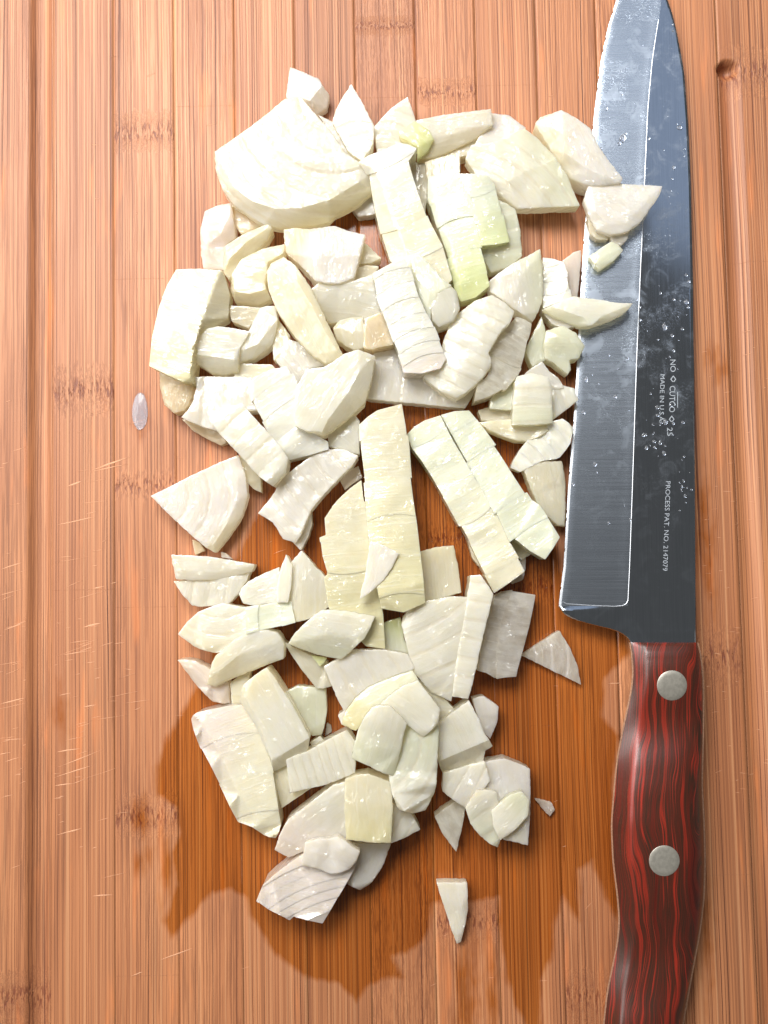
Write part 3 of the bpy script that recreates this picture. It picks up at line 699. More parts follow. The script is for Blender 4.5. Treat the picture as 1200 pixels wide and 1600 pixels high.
O('shaded cream piece left of the ridged white slab, beside the small cup shape', [(570,498),(598,486),(612,519),(618,538),(600,541),(583,546),(568,544)], 14, 11, 'T', ang=70)
O('long smooth diagonal cream stick with a pale lengthwise ridge', [(416,425,-1.5),(423,412,-1),(443,401),(461,414),(473,431),(485,448,-1),(499,477,-1),(513,507,-1),(525,532,-1),(537,556,-2),(525,565,-3),(508,568,-3),(492,558,-3),(479,547,-3),(464,530,-3),(451,513,-2.5),(440,497,-2.5),(431,482,-2.5),(420,455,-2)], 18, 13, 'C', ang=58, ridge=[[(440,412,.3),(462,436,.6),(485,475,.6),(508,518,.4),(526,548,-.3)]], er=1.0, rough=.15)
O('big barrel-shaped cream chunk at the left edge of the heap', [(276,421,-1),(312,420),(348,423),(354,440,-3),(360,460,-5),(358,480,-6),(356,497,-6),(333,511,-6),(309,531,-6),(305,560,-4),(300,597,-2),(285,597,-1.5),(260,585,-1.5),(233,572,-2.5),(235,550,-2),(237,528,-2),(248,480,-2),(262,445,-2)], 17, 14, 'C', ang=105, ridge=[[(345,425,0),(331,460,0),(316,500,0),(303,545,0),(297,590,-.5)]], split=78, sang=100, dome=1.6, er=.8, grad=('Y', (290,470), (262,600)))
O('orange-tan lower end of the barrel-shaped chunk, cut off below it', [(249,581),(275,592),(299,597),(301,615),(296,632,-1),(288,642,-2),(272,646,-3),(257,633,-3),(250,605,-2)], 11, 10.5, 'T', ang=100, dome=1.5, er=1.2)
O('shaded cream flap behind the two white tiles on the left', [(357,478),(380,478),(408,481),(400,500),(388,513),(362,502)], 8.5, 7, 'D')
O('white folded tile with a bright top, right of the barrel-shaped chunk', [(303,540,-1),(312,525),(325,513),(341,510),(365,513),(390,518),(375,544),(372,562,-.5),(373,580,-3),(350,586,-4),(330,583,-4),(306,567,-2.5)], 13.5, 12, 'W', ang=5, ridge=[[(308,554,.3),(340,558,.8),(366,562,.5)]], er=.5, grad=('C', (340,563), (340,582)))
O('second white tile leaning against the folded tile, its right one', [(388,519),(406,481,-1),(418,478),(430,478,-.5),(434,499,-1),(431,520,-2),(426,537,-2.5),(409,552,-3),(395,560,-3),(375,566,-3),(376,545)], 12.5, 11, 'W', ang=-60, ridge=[[(384,545,.3),(402,538,.4),(420,515,.3)]], er=.6)
O('thin upright cream sliver behind the long diagonal stick', [(434,498),(443,510),(453,524),(449,546),(428,564),(426,540)], 9, 7, 'C', ang=80)
O('grey triangular patch below the lower end of the diagonal stick', [(428,560),(440,542),(452,530),(467,535),(483,548),(507,571),(485,575),(465,607),(448,585)], 9.5, 8, 'X', ang=50, rough=.3)
O('shaded greenish strip under the two white tiles on the left', [(365,578),(378,568),(400,569),(425,570),(442,590),(400,602),(367,592)], 8.5, 7, 'B')
O('wide flat greyish sheet below the folded tile, left part of the heap', [(304,589),(330,588),(350,589),(375,588),(393,590),(398,615),(402,642),(362,640),(335,648),(348,675,-1),(320,668,-1),(300,660,-1),(283,652,-1),(294,640),(301,628),(307,605)], 10.5, 9, 'X', ang=5, band=36, rough=.3)
O('tan sliver beneath the flat greyish sheet, at the lower left edge of the upper heap', [(284,655),(320,664),(345,676),(354,692),(345,696,-1),(322,685,-1),(300,672)], 5.5, 5, 'T', ang=20)
O('white layered block with soft cross bands in the left centre of the heap', [(388,608,-1),(397,589),(420,578),(449,571,-.5),(458,586),(464,601),(463,645),(470,660),(485,674),(513,690,-.5),(514,702,-1),(480,712,-1.5),(448,720,-2),(438,706),(429,693,-1),(414,666),(398,637,-.5)], 15.5, 12, 'W', ang=55, split=38, rough=.28, dome=.6)
O('white oblong slab slanting down to the right, with fine cross bands', [(323,644,-1),(350,635),(378,631),(390,644),(400,655),(425,682),(440,700),(450,716,-.5),(447,738,-1.5),(427,760,-2),(416,753),(405,745,-1.5),(372,708,-1),(358,694),(345,680,-.8),(328,660,-.8)], 17, 13, 'W', ang=48, band=30, ridge=[[(345,655,.8),(385,692,.8),(430,738,.3)]], rough=.25, er=.6)
O('thick bright white block with a ribbed right side, left of the dark gap', [(464,603),(480,576),(505,574),(520,566),(537,553),(560,546),(586,556,-2),(584,570,-3),(581,590,-4),(570,630,-5),(553,645,-5),(540,657,-4.5),(506,680,-3),(480,674,-1),(461,666,-1),(460,632)], 19, 15, 'W', ang=122, ridge=[[(583,556,-1.5),(563,578,0),(545,612,0),(512,656,0),(503,676,-1)]], rough=.25, er=.45, grad=('C', (555,600), (578,625)))
O('small pale triangular block right of the cross-banded slab, above the dark gap', [(512,680),(532,660),(552,645),(562,658),(561,685),(562,710,-1),(537,706),(514,697)], 10.5, 9, 'W', ang=40, ridge=[[(530,690,.5),(552,670,.5)]])
O('long grey translucent slab running down-left under the banded slabs', [(403,802,-1),(423,778,-.5),(442,747),(462,730),(483,715),(514,702),(537,702),(560,712),(550,728),(537,740),(508,770),(486,797),(478,815),(470,835),(463,848,-1),(452,845,-1),(442,842,-1),(434,828,-1),(426,816,-1)], 11.5, 10, 'X', ang=130, arc=(620,640), band=30, rough=.4)
O('curved white end cap at the bottom tip of the long grey slab', [(455,845),(462,825),(474,806),(486,798,-.6),(488,818,-.8),(482,838,-1),(470,860,-1)], 9, 8.5, 'L', ang=110)
O('large flat triangle lying alone at the left below the upper heap', [(235,775),(262,762),(299,743),(340,724),(372,711),(383,740),(387,775,-1.5),(378,808,-2.5),(355,842,-3),(337,864,-2.5),(322,856,-.4),(304,841),(283,822),(258,798)], 8.5, 8, 'L', ang=170, arc=(235,775), band=32, ridge=[[(372,742,0),(372,780,0),(352,822,0),(333,852,0)]], rough=.35, grad=('C', (362,790), (380,805)))
O('narrow cream sliver beside the upper corner of the large flat triangle', [(373,708),(390,725),(407,748),(409,770,-1),(396,764,-1),(386,754)], 6.5, 6, 'C', ang=50)
O('tiny tan chip peeking out under the lower left side of the flat triangle', [(300,843),(312,848),(320,861),(305,867)], 2.6, 2.5, 'T')
O('tiny pale chip peeking out under the lowest corner of the flat triangle', [(345,862),(352,864),(364,874),(346,871)], 2.6, 2.5, 'P')
# -- centre right cluster
O('long grey sheet lying on the board across the middle, above the two tall slices', [(584,552),(620,545),(665,560),(700,590),(745,603),(738,620),(727,638,-1),(690,635,-1),(655,631,-1),(610,627,-1),(572,623,-1),(578,588)], 8, 7.5, 'X', ang=8, rough=.3, band=60)
O('ridged white slab of many thin layers in the very centre of the upper heap', [(583,427,-1),(610,412),(633,404),(642,420),(655,462),(665,485),(674,500,-.3),(682,518),(690,540,-.6),(698,560,-1),(690,575,-1.5),(660,583,-2),(632,582,-2),(620,547,-1.4),(604,503,-1.2),(590,468,-1.2)], 21, 16, 'W', ang=70, split=23, dome=1.4, rough=.25, er=.4, grad=('P', (640,540), (655,590)))
O('glossy greenish-white end piece between the ridged slab and the fat column', [(640,402),(656,397),(678,420),(692,436),(706,446),(684,458),(673,485),(673,503),(663,480),(655,463),(642,420)], 18.8, 14, 'G', ang=65, dome=1)
O('small rounded white nub right of the ridged slab', [(672,479),(678,459),(690,450),(703,445,-.5),(714,456,-.6),(719,482,-1),(709,502,-1.4),(686,512,-1.6),(675,502,-1)], 19.5, 12, 'W', er=1.6, dome=.8, ang=60)
O('curved glossy slab with many wavy bands, right of the ridged slab', [(718,488,-1),(742,470),(769,461),(788,472),(804,487,-.5),(797,505),(785,515),(774,533),(763,552,-.4),(768,562),(766,575,-.8),(755,590),(740,604,-1),(728,614),(713,623,-2),(688,612,-2),(661,590,-1.6),(672,575),(686,568),(692,535,-.8),(703,505)], 17.5, 14, 'W', ang=115, band=20, dome=1.4, rough=.5, er=.8)
O('large smooth grey-green fin pointing up beside the right edge of the heap', [(844,389),(848,420),(848,468,-1),(841,488,-1),(832,503,-2),(818,492),(802,482),(784,468),(766,456,-1),(764,440),(775,430),(800,412),(820,402)], 13, 11, 'X', ang=80, ridge=[[(842,400,.5),(815,430,1),(800,470,.4)]], dome=.8, rough=.2, grad=('G', (800,440), (846,430)))
O('white stepped block right of the smooth fin', [(849,402,-.5),(865,404),(880,409),(886,425),(889,443),(893,464,-1),(875,470),(860,477,-1),(848,482,-1)], 11, 9.5, 'W', ang=80, split=24, rough=.3)
O('beige shaded piece touching the blade edge, right of the stepped block', [(879,407),(896,394),(908,391),(906,430),(902,465),(892,465),(888,440)], 7.5, 7, 'P', ang=80, zb=.1)
O('grey wedge under the long green-rimmed piece that lies on the blade', [(846,484),(856,480),(872,496),(900,510),(884,514),(862,506)], 9, 7, 'X')
O('leaf-shaped pale piece with a green lower rim lying on the blade', [(849,483,-1),(868,474),(882,467),(896,463),(934,468),(965,473),(989,474,-.5),(979,486,-1.2),(960,497,-1.6),(940,505,-2.4),(925,508),(905,511,-3),(883,502,-3),(862,492,-2)], 13.5, 6.5, 'W', ang=8, ridge=[[(862,479,.4),(885,487,.5),(910,495,.2),(945,492,.2),(975,480,0)]], rough=.3, grad=('G', (905,485), (898,508)))
O('thin upright green triangle in the gap left of the blade', [(846,494),(851,510),(855,545),(854,562),(843,568),(832,573),(826,560),(821,547),(833,522)], 9, 8, 'G', ang=100, ridge=[[(847,505,.5),(843,560,.3)]])
O('knobbly pale green chunk touching the blade edge, below the leaf-shaped piece', [(853,517),(866,512),(880,509),(900,520),(914,541,-.6),(905,560,-1),(890,563,-1.5),(892,578,-2),(887,586,-2.5),(868,570,-2),(852,560,-1),(850,538)], 12.5, 9.5, 'G', ridge=[[(868,525,.8),(895,535,.6)]], rough=.5, er=1)
O('grey layered piece slanting between curved banded slab and the gap', [(805,494),(818,498),(829,505,-.5),(827,518),(823,532),(818,556),(812,578,-.6),(802,592),(790,607,-.8),(766,620,-1),(742,628,-1.5),(745,612),(748,600),(758,588),(766,575),(763,550),(773,533),(784,517)], 13, 11, 'W', ang=118, split=42, rough=.4, clear=True)
O('flat greenish triangle under the grey layered piece', [(812,577),(808,600),(802,640),(784,640),(765,638),(767,621),(790,607)], 9.5, 8, 'G', ang=120)
O('shadowed cream strip at the bottom of the right cluster, above the curved sliver', [(747,641),(765,636),(802,640),(802,660),(775,659),(752,657)], 6.5, 6, 'D')
O('grey shard behind the upright bright square, near the blade', [(812,592),(828,577),(847,565),(858,580),(872,590),(882,606),(850,612),(820,605)], 9.5, 8, 'X', ang=30)
O('flat white wedge between the upright bright square and the blade edge', [(858,597),(878,602),(898,607),(900,616),(904,625),(885,640),(865,655),(855,630)], 10, 8, 'W', ang=-20, band=26)
O('upright bright square tile with a green-white face, right cluster', [(805,595,-.6),(808,588,-.8),(830,583,-1),(856,588,-.8),(862,604),(863,635),(864,661,-.5),(832,664,-.5),(800,664,-.5),(802,630)], 15, 11, 'W', ang=88, ridge=[[(806,597,.3),(833,596,.4),(860,602,.3)]], band=26, dome=.6, grad=('G', (830,610), (832,660)))
O('long curved cream sliver under the upright bright square', [(748,660),(770,657),(800,655),(850,658),(858,673),(845,682),(822,690,-1),(805,688),(790,684,-1),(765,673)], 11, 8, 'C', ang=5, er=.8)
O('crumpled white shreds against the blade edge, right cluster', [(797,730),(802,718),(808,708),(822,690),(850,668),(864,659),(880,655,-.3),(890,662),(898,672,-1),(895,680),(892,694,-1),(884,705),(875,716,-1.5),(848,720,-1),(830,728),(812,737,-1)], 10.5, 8, 'W', ang=140, split=22, rough=.6)
O('smooth rounded cream-grey block resting against the blade edge, right side', [(818,735,-.5),(826,727),(850,721),(878,720,-.4),(882,740),(884,758,-1),(884,790,-1.5),(883,823,-2.5),(871,821,-2.5),(847,800,-2),(832,772,-1)], 9, 8.8, 'B', ang=80, dome=.8, er=1.2, rough=.12)
# -- the tall slices
O('large cream slab with stepped left side, behind the tall upright slice', [(566,750),(548,763),(530,780),(517,795),(507,810),(509,836),(499,840),(503,870),(511,897),(505,903),(513,950),(527,970),(545,985),(570,1010,-1),(600,1014,-1),(597,960),(588,915),(577,830),(568,770)], 13.2, 12, 'C', ang=84, split=56, er=.5, dome=.6, grad=('Y', (530,790), (560,980)))
O('cream block peeking out right of the tall upright slice', [(656,862),(680,855),(709,852,-.4),(716,885,-.8),(721,926,-1.6),(690,935,-2),(662,942,-2)], 9.5, 9, 'C', ang=85, dome=1.2, er=.8, grad=('B', (690,860), (690,940)))
O('tall upright slice of stacked cream layers in the middle of the photo', [(561,664,-1),(575,651),(590,641),(628,631,-.5),(634,665),(638,700),(641,740),(646,780),(652,820),(657,865),(662,910),(664,942,-1.5),(630,957,-2.5),(595,951,-3),(591,930),(588,912),(581,870),(575,830),(571,785),(567,740),(562,700)], 16.5, 14, 'C', ang=84, split=58, dome=1.0, er=.55, grad=('Y', (600,660), (628,950)))
O('frosted lavender chip lying on top of the tall upright slice', [(578,846),(588,847),(605,855),(623,865),(614,885),(599,907),(580,924),(562,937),(565,920),(570,903)], 18.2, 2.4, 'L', ang=110, rough=.3, clear=False)
O('dark shaded piece glimpsed under the left leg of the broad diagonal slice', [(730,843),(742,858),(752,878),(748,885),(738,872)], 6, 5.5, 'D')
O('shaded piece in the notch at the foot of the broad diagonal slice', [(798,842),(812,852),(832,864),(815,876),(806,870)], 5, 4.8, 'B')
O('small frosted piece at the right of the diagonal slice\'s left foot', [(806,882),(822,868),(821,890),(817,906),(800,913)], 4, 3.8, 'X', clear=True)
O('left half of the broad diagonal slice, ending in a square foot', [(637,678,-1.5),(650,665,-.4),(665,656),(690,648),(705,680),(725,715),(742,744),(760,770),(780,815),(795,848),(808,870),(820,893,-.6),(797,910,-1),(772,927,-1),(752,890),(735,855,-1),(728,838),(718,820,-1),(700,787),(683,757,-1.2),(662,722),(645,700,-1.4)], 12.8, 12, 'G', ang=60, split=48, er=.5, dome=.5, grad=('C', (640,670), (800,915)))
O('right half of the broad diagonal slice, ending in a pointed foot', [(688,649),(710,643),(732,642,-.4),(742,654,-.8),(762,680),(781,706,-1),(806,745),(830,782,-1),(842,790),(851,803,-.6),(863,822),(874,840,-.8),(863,858),(851,875,-1.4),(828,862,-1.2),(803,842,-.8),(795,848),(778,810),(758,768),(740,740),(722,712)], 13.4, 12, 'G', ang=56, split=50, er=.5, dome=.7, rough=.2)
# -- lower right
O('greenish piece in the gap between cream slab and the broad grey fan', [(597,975),(612,969),(626,965),(632,1000),(642,1024),(602,1016)], 7, 6.5, 'E', ang=80, grad=('G', (620,970), (610,1010)))
O('broad grey sheet under the bright mound, below the cream slab', [(506,1041,-.5),(530,1028),(555,1016),(600,1015),(638,1022),(648,1045),(620,1055),(600,1062),(580,1072),(560,1085),(538,1112,-1),(528,1094),(520,1075)], 10.5, 9, 'X', ang=-30, band=40, rough=.3)
O('pair of clear grey strips standing at the right, with pale vertical seams', [(772,931),(785,925),(800,922,-.5),(837,928,-.6),(833,950),(828,974,-.6),(820,1005),(809,1045,-.8),(807,1056,-1),(790,1057),(773,1060,-1),(760,1052),(745,1048,-.6),(752,1015),(757,985)], 8.5, 8, 'X', ang=98, split=33, sang=10, clear=True, rough=.4)
O('broad white fan with fine rings, left of the tall narrow strip', [(627,976,-1),(630,965),(638,955,-.8),(652,945),(668,939),(705,932),(733,933),(728,965),(722,1010),(714,1050),(705,1096,-1),(688,1088),(674,1082,-.8),(655,1060),(640,1043,-.6),(640,1027),(633,1000)], 12.5, 11, 'W', ang=95, arc=(560,760), band=34, rough=.35, dome=.8)
O('tall narrow pale strip standing between the white fan and the clear grey strips', [(735,899,-.8),(751,898,-.5),(762,914),(771,928),(765,955),(757,985),(751,1012),(745,1040),(739,1066),(732,1092,-.8),(706,1088,-.8),(715,1020),(722,985),(728,950)], 14.2, 12.5, 'W', ang=98, band=30, rough=.3)
O('flat glassy triangle with curved white rings, lying alone below the knife heel', [(874,985),(882,998),(890,1011),(902,1039),(908,1070),(880,1056),(855,1044),(814,1024),(842,1005)], 3.2, 3, 'X', ang=150, arc=(790,1030), band=25, clear=True, rough=.25, er=.3)
# -- lower left
O('grey-white wedge forming the lower of two stacked wedges at the left', [(271,908),(300,906),(360,900),(391,894),(384,910),(372,928),(358,943),(335,947),(312,948),(300,946),(284,928)], 8, 7.5, 'W', ang=10, band=26, rough=.4)
O('flat-topped white wedge forming the upper of two stacked wedges at the left', [(267,867),(300,868),(330,870),(365,876),(398,882),(394,893,-1),(370,899,-1),(335,906,-1),(300,907,-1),(275,905,-1)], 10, 9, 'W', ang=3, rough=.35, ridge=[[(280,890,.3),(335,895,.3),(385,886,.3)]])
O('pale wedge left of the narrow spike, behind the small square tile', [(373,928),(378,918),(387,909),(410,897),(436,886),(437,915),(434,942),(415,943),(398,947),(380,943)], 10.5, 9.5, 'W', ang=-20, rough=.3)
O('house-shaped cream piece with a pointed roof in the lower left group', [(471,860),(482,872),(493,886),(502,893),(509,902),(512,925),(514,948),(505,956),(498,962),(480,968),(462,972),(445,955),(433,937),(440,900),(456,877)], 12, 11, 'W', ang=95, dome=1.2, rough=.25, grad=('C', (480,880), (480,960)))
O('narrow white spike standing against the house-shaped piece', [(447,866),(452,875),(457,885),(455,915),(450,942),(432,942),(433,915),(437,893)], 13, 10, 'W', ang=95)
O('small square tile with a green-white tint in the lower left group', [(384,949),(405,946),(425,942),(455,938),(458,955),(462,972),(440,978),(411,984),(398,988),(384,992)], 13.5, 11, 'G', ang=75, split=36, sang=0, rough=.3)
O('fan-shaped white piece with a curved lower edge at the left', [(278,991,-.5),(292,972),(310,956),(330,948),(348,942),(362,945),(390,950),(389,970),(386,992),(376,996),(366,999),(363,1013,-.8),(350,1019),(335,1020,-1.2),(318,1016),(303,1010,-1)], 11.5, 10, 'W', ang=20, arc=(345,900), band=26, rough=.3, grad=('B', (330,960), (325,1018)))
O('dark-edged cream wedge pointing left, under the smooth curved slab', [(277,1031),(290,1030),(304,1032),(325,1043),(345,1056),(358,1067,-1),(360,1099,-2.5),(345,1099),(332,1096,-2.5),(320,1085),(308,1072,-1.5)], 9.5, 9, 'P', ang=40, er=.9, ridge=[[(300,1045,.5),(330,1072,.5)]])
O('shaded cream piece under the right part of the smooth curved slab', [(360,1066),(375,1055),(392,1050),(385,1075),(378,1099),(362,1100)], 8.5, 8, 'C')
O('smooth curved slab like a shallow trough, lower left group', [(323,1070,-1),(327,1052),(331,1035),(337,1024),(352,1012),(367,998),(383,990),(400,985),(418,984),(433,988),(440,997),(445,1008,-.5),(443,1030,-1.5),(430,1034,-2),(417,1039,-2),(390,1050,-2.5),(365,1060,-3),(338,1073,-2.5)], 14.5, 12, 'C', ang=-30, ridge=[[(340,1050,.3),(375,1022,.6),(432,1005,.2)]], er=1.0, rough=.2, grad=('W', (370,1050), (390,1000)))
O('shaded greenish piece beneath the arched tile in the lower left group', [(440,1000),(460,1012),(485,1024),(512,1034),(519,1072,-1),(505,1076),(495,1076,-1),(470,1045)], 8.5, 8, 'B', ang=50)
O('small bright green scrap under the arched tile', [(486,1024),(511,1028),(506,1036),(500,1042)], 10, 3, 'E')
O('arched white tile with a creamy lower edge beside the cream slab', [(450,1006,-1),(460,990),(475,975),(490,962),(503,953),(525,953),(545,955),(586,963,-.5),(579,980),(570,997,-1),(560,1006),(550,1016,-2),(534,1030,-3),(515,1027,-3),(495,1023,-2.5),(470,1014,-2)], 15.5, 12, 'W', ang=10, ridge=[[(470,1000,.5),(510,990,.7),(555,998,0)]], dome=.8, rough=.25, grad=('G', (520,975), (512,1028)))
O('small cube-shaped greenish piece in the lower left gap', [(446,1080,-.4),(465,1071),(487,1073),(509,1077,-.4),(511,1110,-.6),(508,1130),(503,1148,-1.4),(488,1150,-1.4),(478,1138),(472,1125,-.4),(458,1100)], 6.5, 6.2, 'G', ang=88, ridge=[[(476,1087,.8),(478,1110,.6),(487,1140,.2)]], er=.7)
O('tiny clear fragment beside the cube-shaped greenish piece', [(511,1129),(517,1133),(518,1144),(508,1150)], 1.6, 1.5, 'X', clear=True)
O('big pinkish-white chunk at the lower left, broad side down', [(300,1123,-2),(303,1117),(309,1113,-1),(330,1108),(360,1102),(388,1101),(398,1120),(408,1144),(417,1168),(425,1191),(431,1230),(436,1262),(440,1288,-1.5),(437,1300),(432,1309,-2.5),(422,1308),(413,1304,-3),(395,1292),(373,1284,-3.5),(360,1260),(347,1232,-3.5),(330,1198),(313,1166,-3),(307,1150),(303,1139,-2.8)], 12.5, 12.2, 'C', ang=70, ridge=[[(318,1130,0),(345,1180,0),(375,1240,0),(405,1288,-.4)]], split=62, sang=75, dome=1.0, er=.7, rough=.2, grad=('P', (400,1180), (320,1150)))
O('pale low piece filling the corner right of the big pinkish chunk', [(425,1203),(438,1198),(450,1192),(452,1215),(453,1240),(468,1236),(486,1232),(462,1248),(440,1263,-1),(433,1235)], 8.5, 8, 'C', ang=70)
O('thick bright tile with a shaded end face, above the big pinkish chunk', [(375,1095,-2),(377,1080),(381,1069,-1),(398,1055),(417,1043,-.3),(428,1057),(436,1070),(455,1099),(470,1126),(484,1152,-.3),(480,1175,-4.5),(463,1186,-5),(450,1195,-5),(427,1206,-5),(423,1190,-2.5),(412,1163,-1),(400,1135,-1),(388,1116,-1.5)], 16, 13, 'W', ang=60, ridge=[[(424,1189,-.2),(452,1172,0),(483,1153,0)],[(383,1090,0),(405,1130,.1),(424,1187,-.1)]], rough=.22, er=.4, grad=('C', (420,1120), (385,1060)))
O('small triangular chip of onion on the left of the mound', [(528,1117),(540,1109),(548,1120),(534,1133)], 10, 9, 'L')
O('white rectangular strip with fine cross rings, left of the bright mound', [(447,1187),(462,1180),(478,1175),(510,1157),(542,1140),(556,1160),(555,1208),(530,1218),(510,1226),(480,1233),(453,1239),(450,1212)], 12.5, 11, 'W', ang=-18, band=14, ridge=[], rough=.28)
# -- mound bottom centre
O('shaded greenish piece linking the mound to the white fan above it', [(645,1060),(665,1066),(682,1078),(711,1109),(700,1118),(688,1130),(665,1095)], 9, 8, 'B')
O('bright greenish-yellow slab at the back of the bright mound', [(534,1132,-1),(536,1122),(541,1110,-.6),(556,1090),(577,1073),(600,1063),(622,1055),(645,1048),(656,1066),(645,1090),(606,1104),(580,1115),(556,1142)], 16.5, 14, 'G', ang=-30, dome=.8, grad=('Y', (600,1080), (545,1125)), er=.7)
O('bright pentagon with a pointed right corner on top of the mound', [(594,1100),(612,1085),(630,1072),(653,1063),(670,1085),(688,1109,-.3),(686,1120),(685,1130,-.8),(673,1142),(662,1152,-1),(650,1143),(638,1134)], 20, 13, 'W', ang=35, rough=.25, dome=.8)
O('broad greenish slab forming the lower right side of the mound', [(634,1130),(650,1138),(662,1151),(675,1140),(686,1129,-.4),(685,1165),(683,1206,-1.5),(682,1225),(678,1241,-2.5),(665,1266,-3.5),(643,1271,-3.5),(632,1268),(622,1264,-2),(612,1240),(606,1205),(620,1165)], 18, 15, 'G', ang=100, arc=(560,1150), band=34, dome=1.0, er=1.0, rough=.25, grad=('W', (640,1160), (660,1250)))
O('glossy front block of the mound with the brightest highlight', [(549,1185,-1),(554,1162),(560,1139,-.6),(570,1120),(582,1105),(595,1102),(609,1103),(622,1115),(636,1130),(630,1150),(626,1172),(616,1213,-1.2),(598,1208),(582,1200,-1),(565,1192)], 20.8, 15, 'G', ang=110, dome=1.3, er=.6, rough=.3, grad=('W', (570,1180), (600,1120)))
O('grey fan piece at the lower right of the mound, next to the yellow square', [(608,1250),(625,1262),(643,1272,-.4),(650,1284),(657,1296,-.8),(635,1308),(611,1318,-.6)], 12, 10, 'W', ang=30, band=20)
O('long pale slab pointing down-left out of the mound', [(429,1328,-1),(438,1302),(450,1280,-.5),(465,1269),(480,1258),(500,1242),(520,1227),(541,1221),(545,1265),(543,1314),(520,1322),(490,1326),(475,1330),(451,1340,-1.2)], 13, 12, 'W', ang=-38, dome=1.0, rough=.3, grad=('P', (520,1240), (440,1330)))
O('square pale yellow tile at the foot of the mound with a tiny green mark', [(539,1217),(558,1211),(575,1209),(592,1215),(609,1222),(612,1240),(614,1260),(611,1317,-.4),(594,1317),(575,1316,-.4),(541,1312,-.4),(538,1265)], 16.8, 12, 'C', ang=88, dome=.5, er=.4, rough=.15, grad=('Y', (575,1240), (575,1312)))
O('grey blunt piece pointing down beneath the yellow square tile', [(543,1316),(575,1318),(611,1318),(604,1338),(597,1356,-.6),(582,1378,-1),(563,1391,-1.5),(553,1387),(543,1382,-1.2),(549,1350)], 8.5, 8, 'X', ang=110, er=.8, rough=.2)
O('lowest large slab of the heap, with close parallel ribs, bottom left', [(401,1408,-1),(406,1395),(412,1382,-.6),(425,1370),(440,1358),(456,1346),(473,1335),(510,1332),(563,1331,-.4),(557,1350),(548,1368),(540,1382),(531,1397,-.8),(518,1420),(504,1443,-1.6),(480,1438),(459,1432,-1.6),(453,1438,-1.8),(436,1430),(420,1422,-1.4)], 13.5, 12.8, 'P', ang=100, split=17, sang=70, rough=.2, er=.35, dome=1.0)
O('small wet white piece on top of the lowest ribbed slab', [(471,1352,-.6),(474,1333),(477,1316),(490,1313),(500,1310),(514,1311),(528,1307),(540,1314),(550,1322),(563,1330,-.5),(557,1345),(545,1359,-.8),(532,1364),(518,1366,-.8),(495,1357,-.8)], 16.5, 4.5, 'L', ang=20, rough=.7, ridge=[[(495,1330,.6),(515,1338,-.7),(535,1325,.8)]], er=.8)
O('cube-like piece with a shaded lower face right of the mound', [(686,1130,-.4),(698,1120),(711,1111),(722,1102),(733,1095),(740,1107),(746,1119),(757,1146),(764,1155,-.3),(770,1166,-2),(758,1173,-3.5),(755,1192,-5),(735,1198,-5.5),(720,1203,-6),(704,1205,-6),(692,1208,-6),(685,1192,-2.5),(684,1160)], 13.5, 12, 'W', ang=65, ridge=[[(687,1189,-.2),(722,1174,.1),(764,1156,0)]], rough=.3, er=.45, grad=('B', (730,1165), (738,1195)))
O('lavender-white flake behind the cube-like piece, right of the mound', [(738,1092),(748,1089),(757,1088),(779,1104,-.4),(778,1116),(777,1128,-.6),(766,1155,-1),(755,1142),(745,1115)], 8, 7, 'L', ang=80)
# -- small fan group right
O('small pale triangle at the lower left of the fan group', [(679,1276),(695,1264),(711,1252),(727,1261),(724,1282),(720,1302),(713,1331,-.5),(702,1317),(693,1305),(686,1291)], 7.5, 7, 'W', ang=60, clear=True, rough=.3)
O('grey upper left piece of the fan group right of the mound', [(693,1208),(712,1202),(730,1196),(757,1189),(766,1220),(745,1246),(728,1262,-.6),(708,1250),(691,1236,-.4)], 11, 9, 'W', ang=30, band=24, rough=.35, grad=('X', (700,1210), (720,1250)))
O('large lavender back piece of the fan group right of the mound', [(752,1192),(770,1188),(788,1185),(808,1192),(828,1201,-.3),(829,1240,-.6),(828,1280),(825,1321,-1),(805,1316),(786,1312,-1),(778,1280),(755,1226)], 10.5, 9.5, 'L', ang=80, rough=.3, grad=('W', (800,1200), (800,1310)))
O('curved front blade of the fan group with a greenish edge', [(727,1262),(736,1248),(746,1235),(760,1234),(776,1238),(781,1262),(785,1290),(783,1308),(778,1324,-.8),(768,1320),(757,1312,-.8),(745,1300),(735,1287)], 12.3, 10, 'W', ang=55, band=30, rough=.3, grad=('G', (765,1250), (755,1310)))
O('top piece of the fan group with a pale green spot', [(768,1267),(782,1254),(797,1242),(806,1239),(816,1237),(827,1250),(826,1262),(825,1275),(815,1286),(803,1298),(782,1313,-.6),(776,1303),(771,1292)], 14, 5, 'W', ang=-45, rough=.35, grad=('G', (790,1285), (820,1250)))
O('tiny pinkish clear shard lying alone right of the fan group', [(835,1247),(848,1250),(862,1254),(867,1265),(859,1276),(846,1262)], 1.6, 1.5, 'P', clear=True)
O('lone narrow wedge lying at the bottom, pointing down', [(682,1379,-.2),(706,1379),(730,1379,-.4),(731,1400),(731,1422,-1),(726,1448),(720,1472,-1.5),(714,1475,-1.5),(706,1455),(699,1432,-.4),(690,1405)], 5, 4.9, 'W', ang=82, ridge=[[(722,1385,.2),(721,1420,.2),(715,1462,-.3)]], rough=.25, er=.5)
O('small pinkish block in the shadow between the long grey slab and the tall slices', [(529,747),(545,736),(560,728),(566,746),(548,758),(539,766)], 5, 4.8, 'P', ang=-40)
O('beige scrap below the bright square-faced block, left of the fat column', [(556,420),(572,414),(592,416),(585,430),(566,442),(552,438)], 11, 8, 'D')
O('short pale stub under the thick bright tile, above the rectangular ringed strip', [(484,1160),(500,1150),(508,1160),(492,1172)], 6, 5.5, 'W')
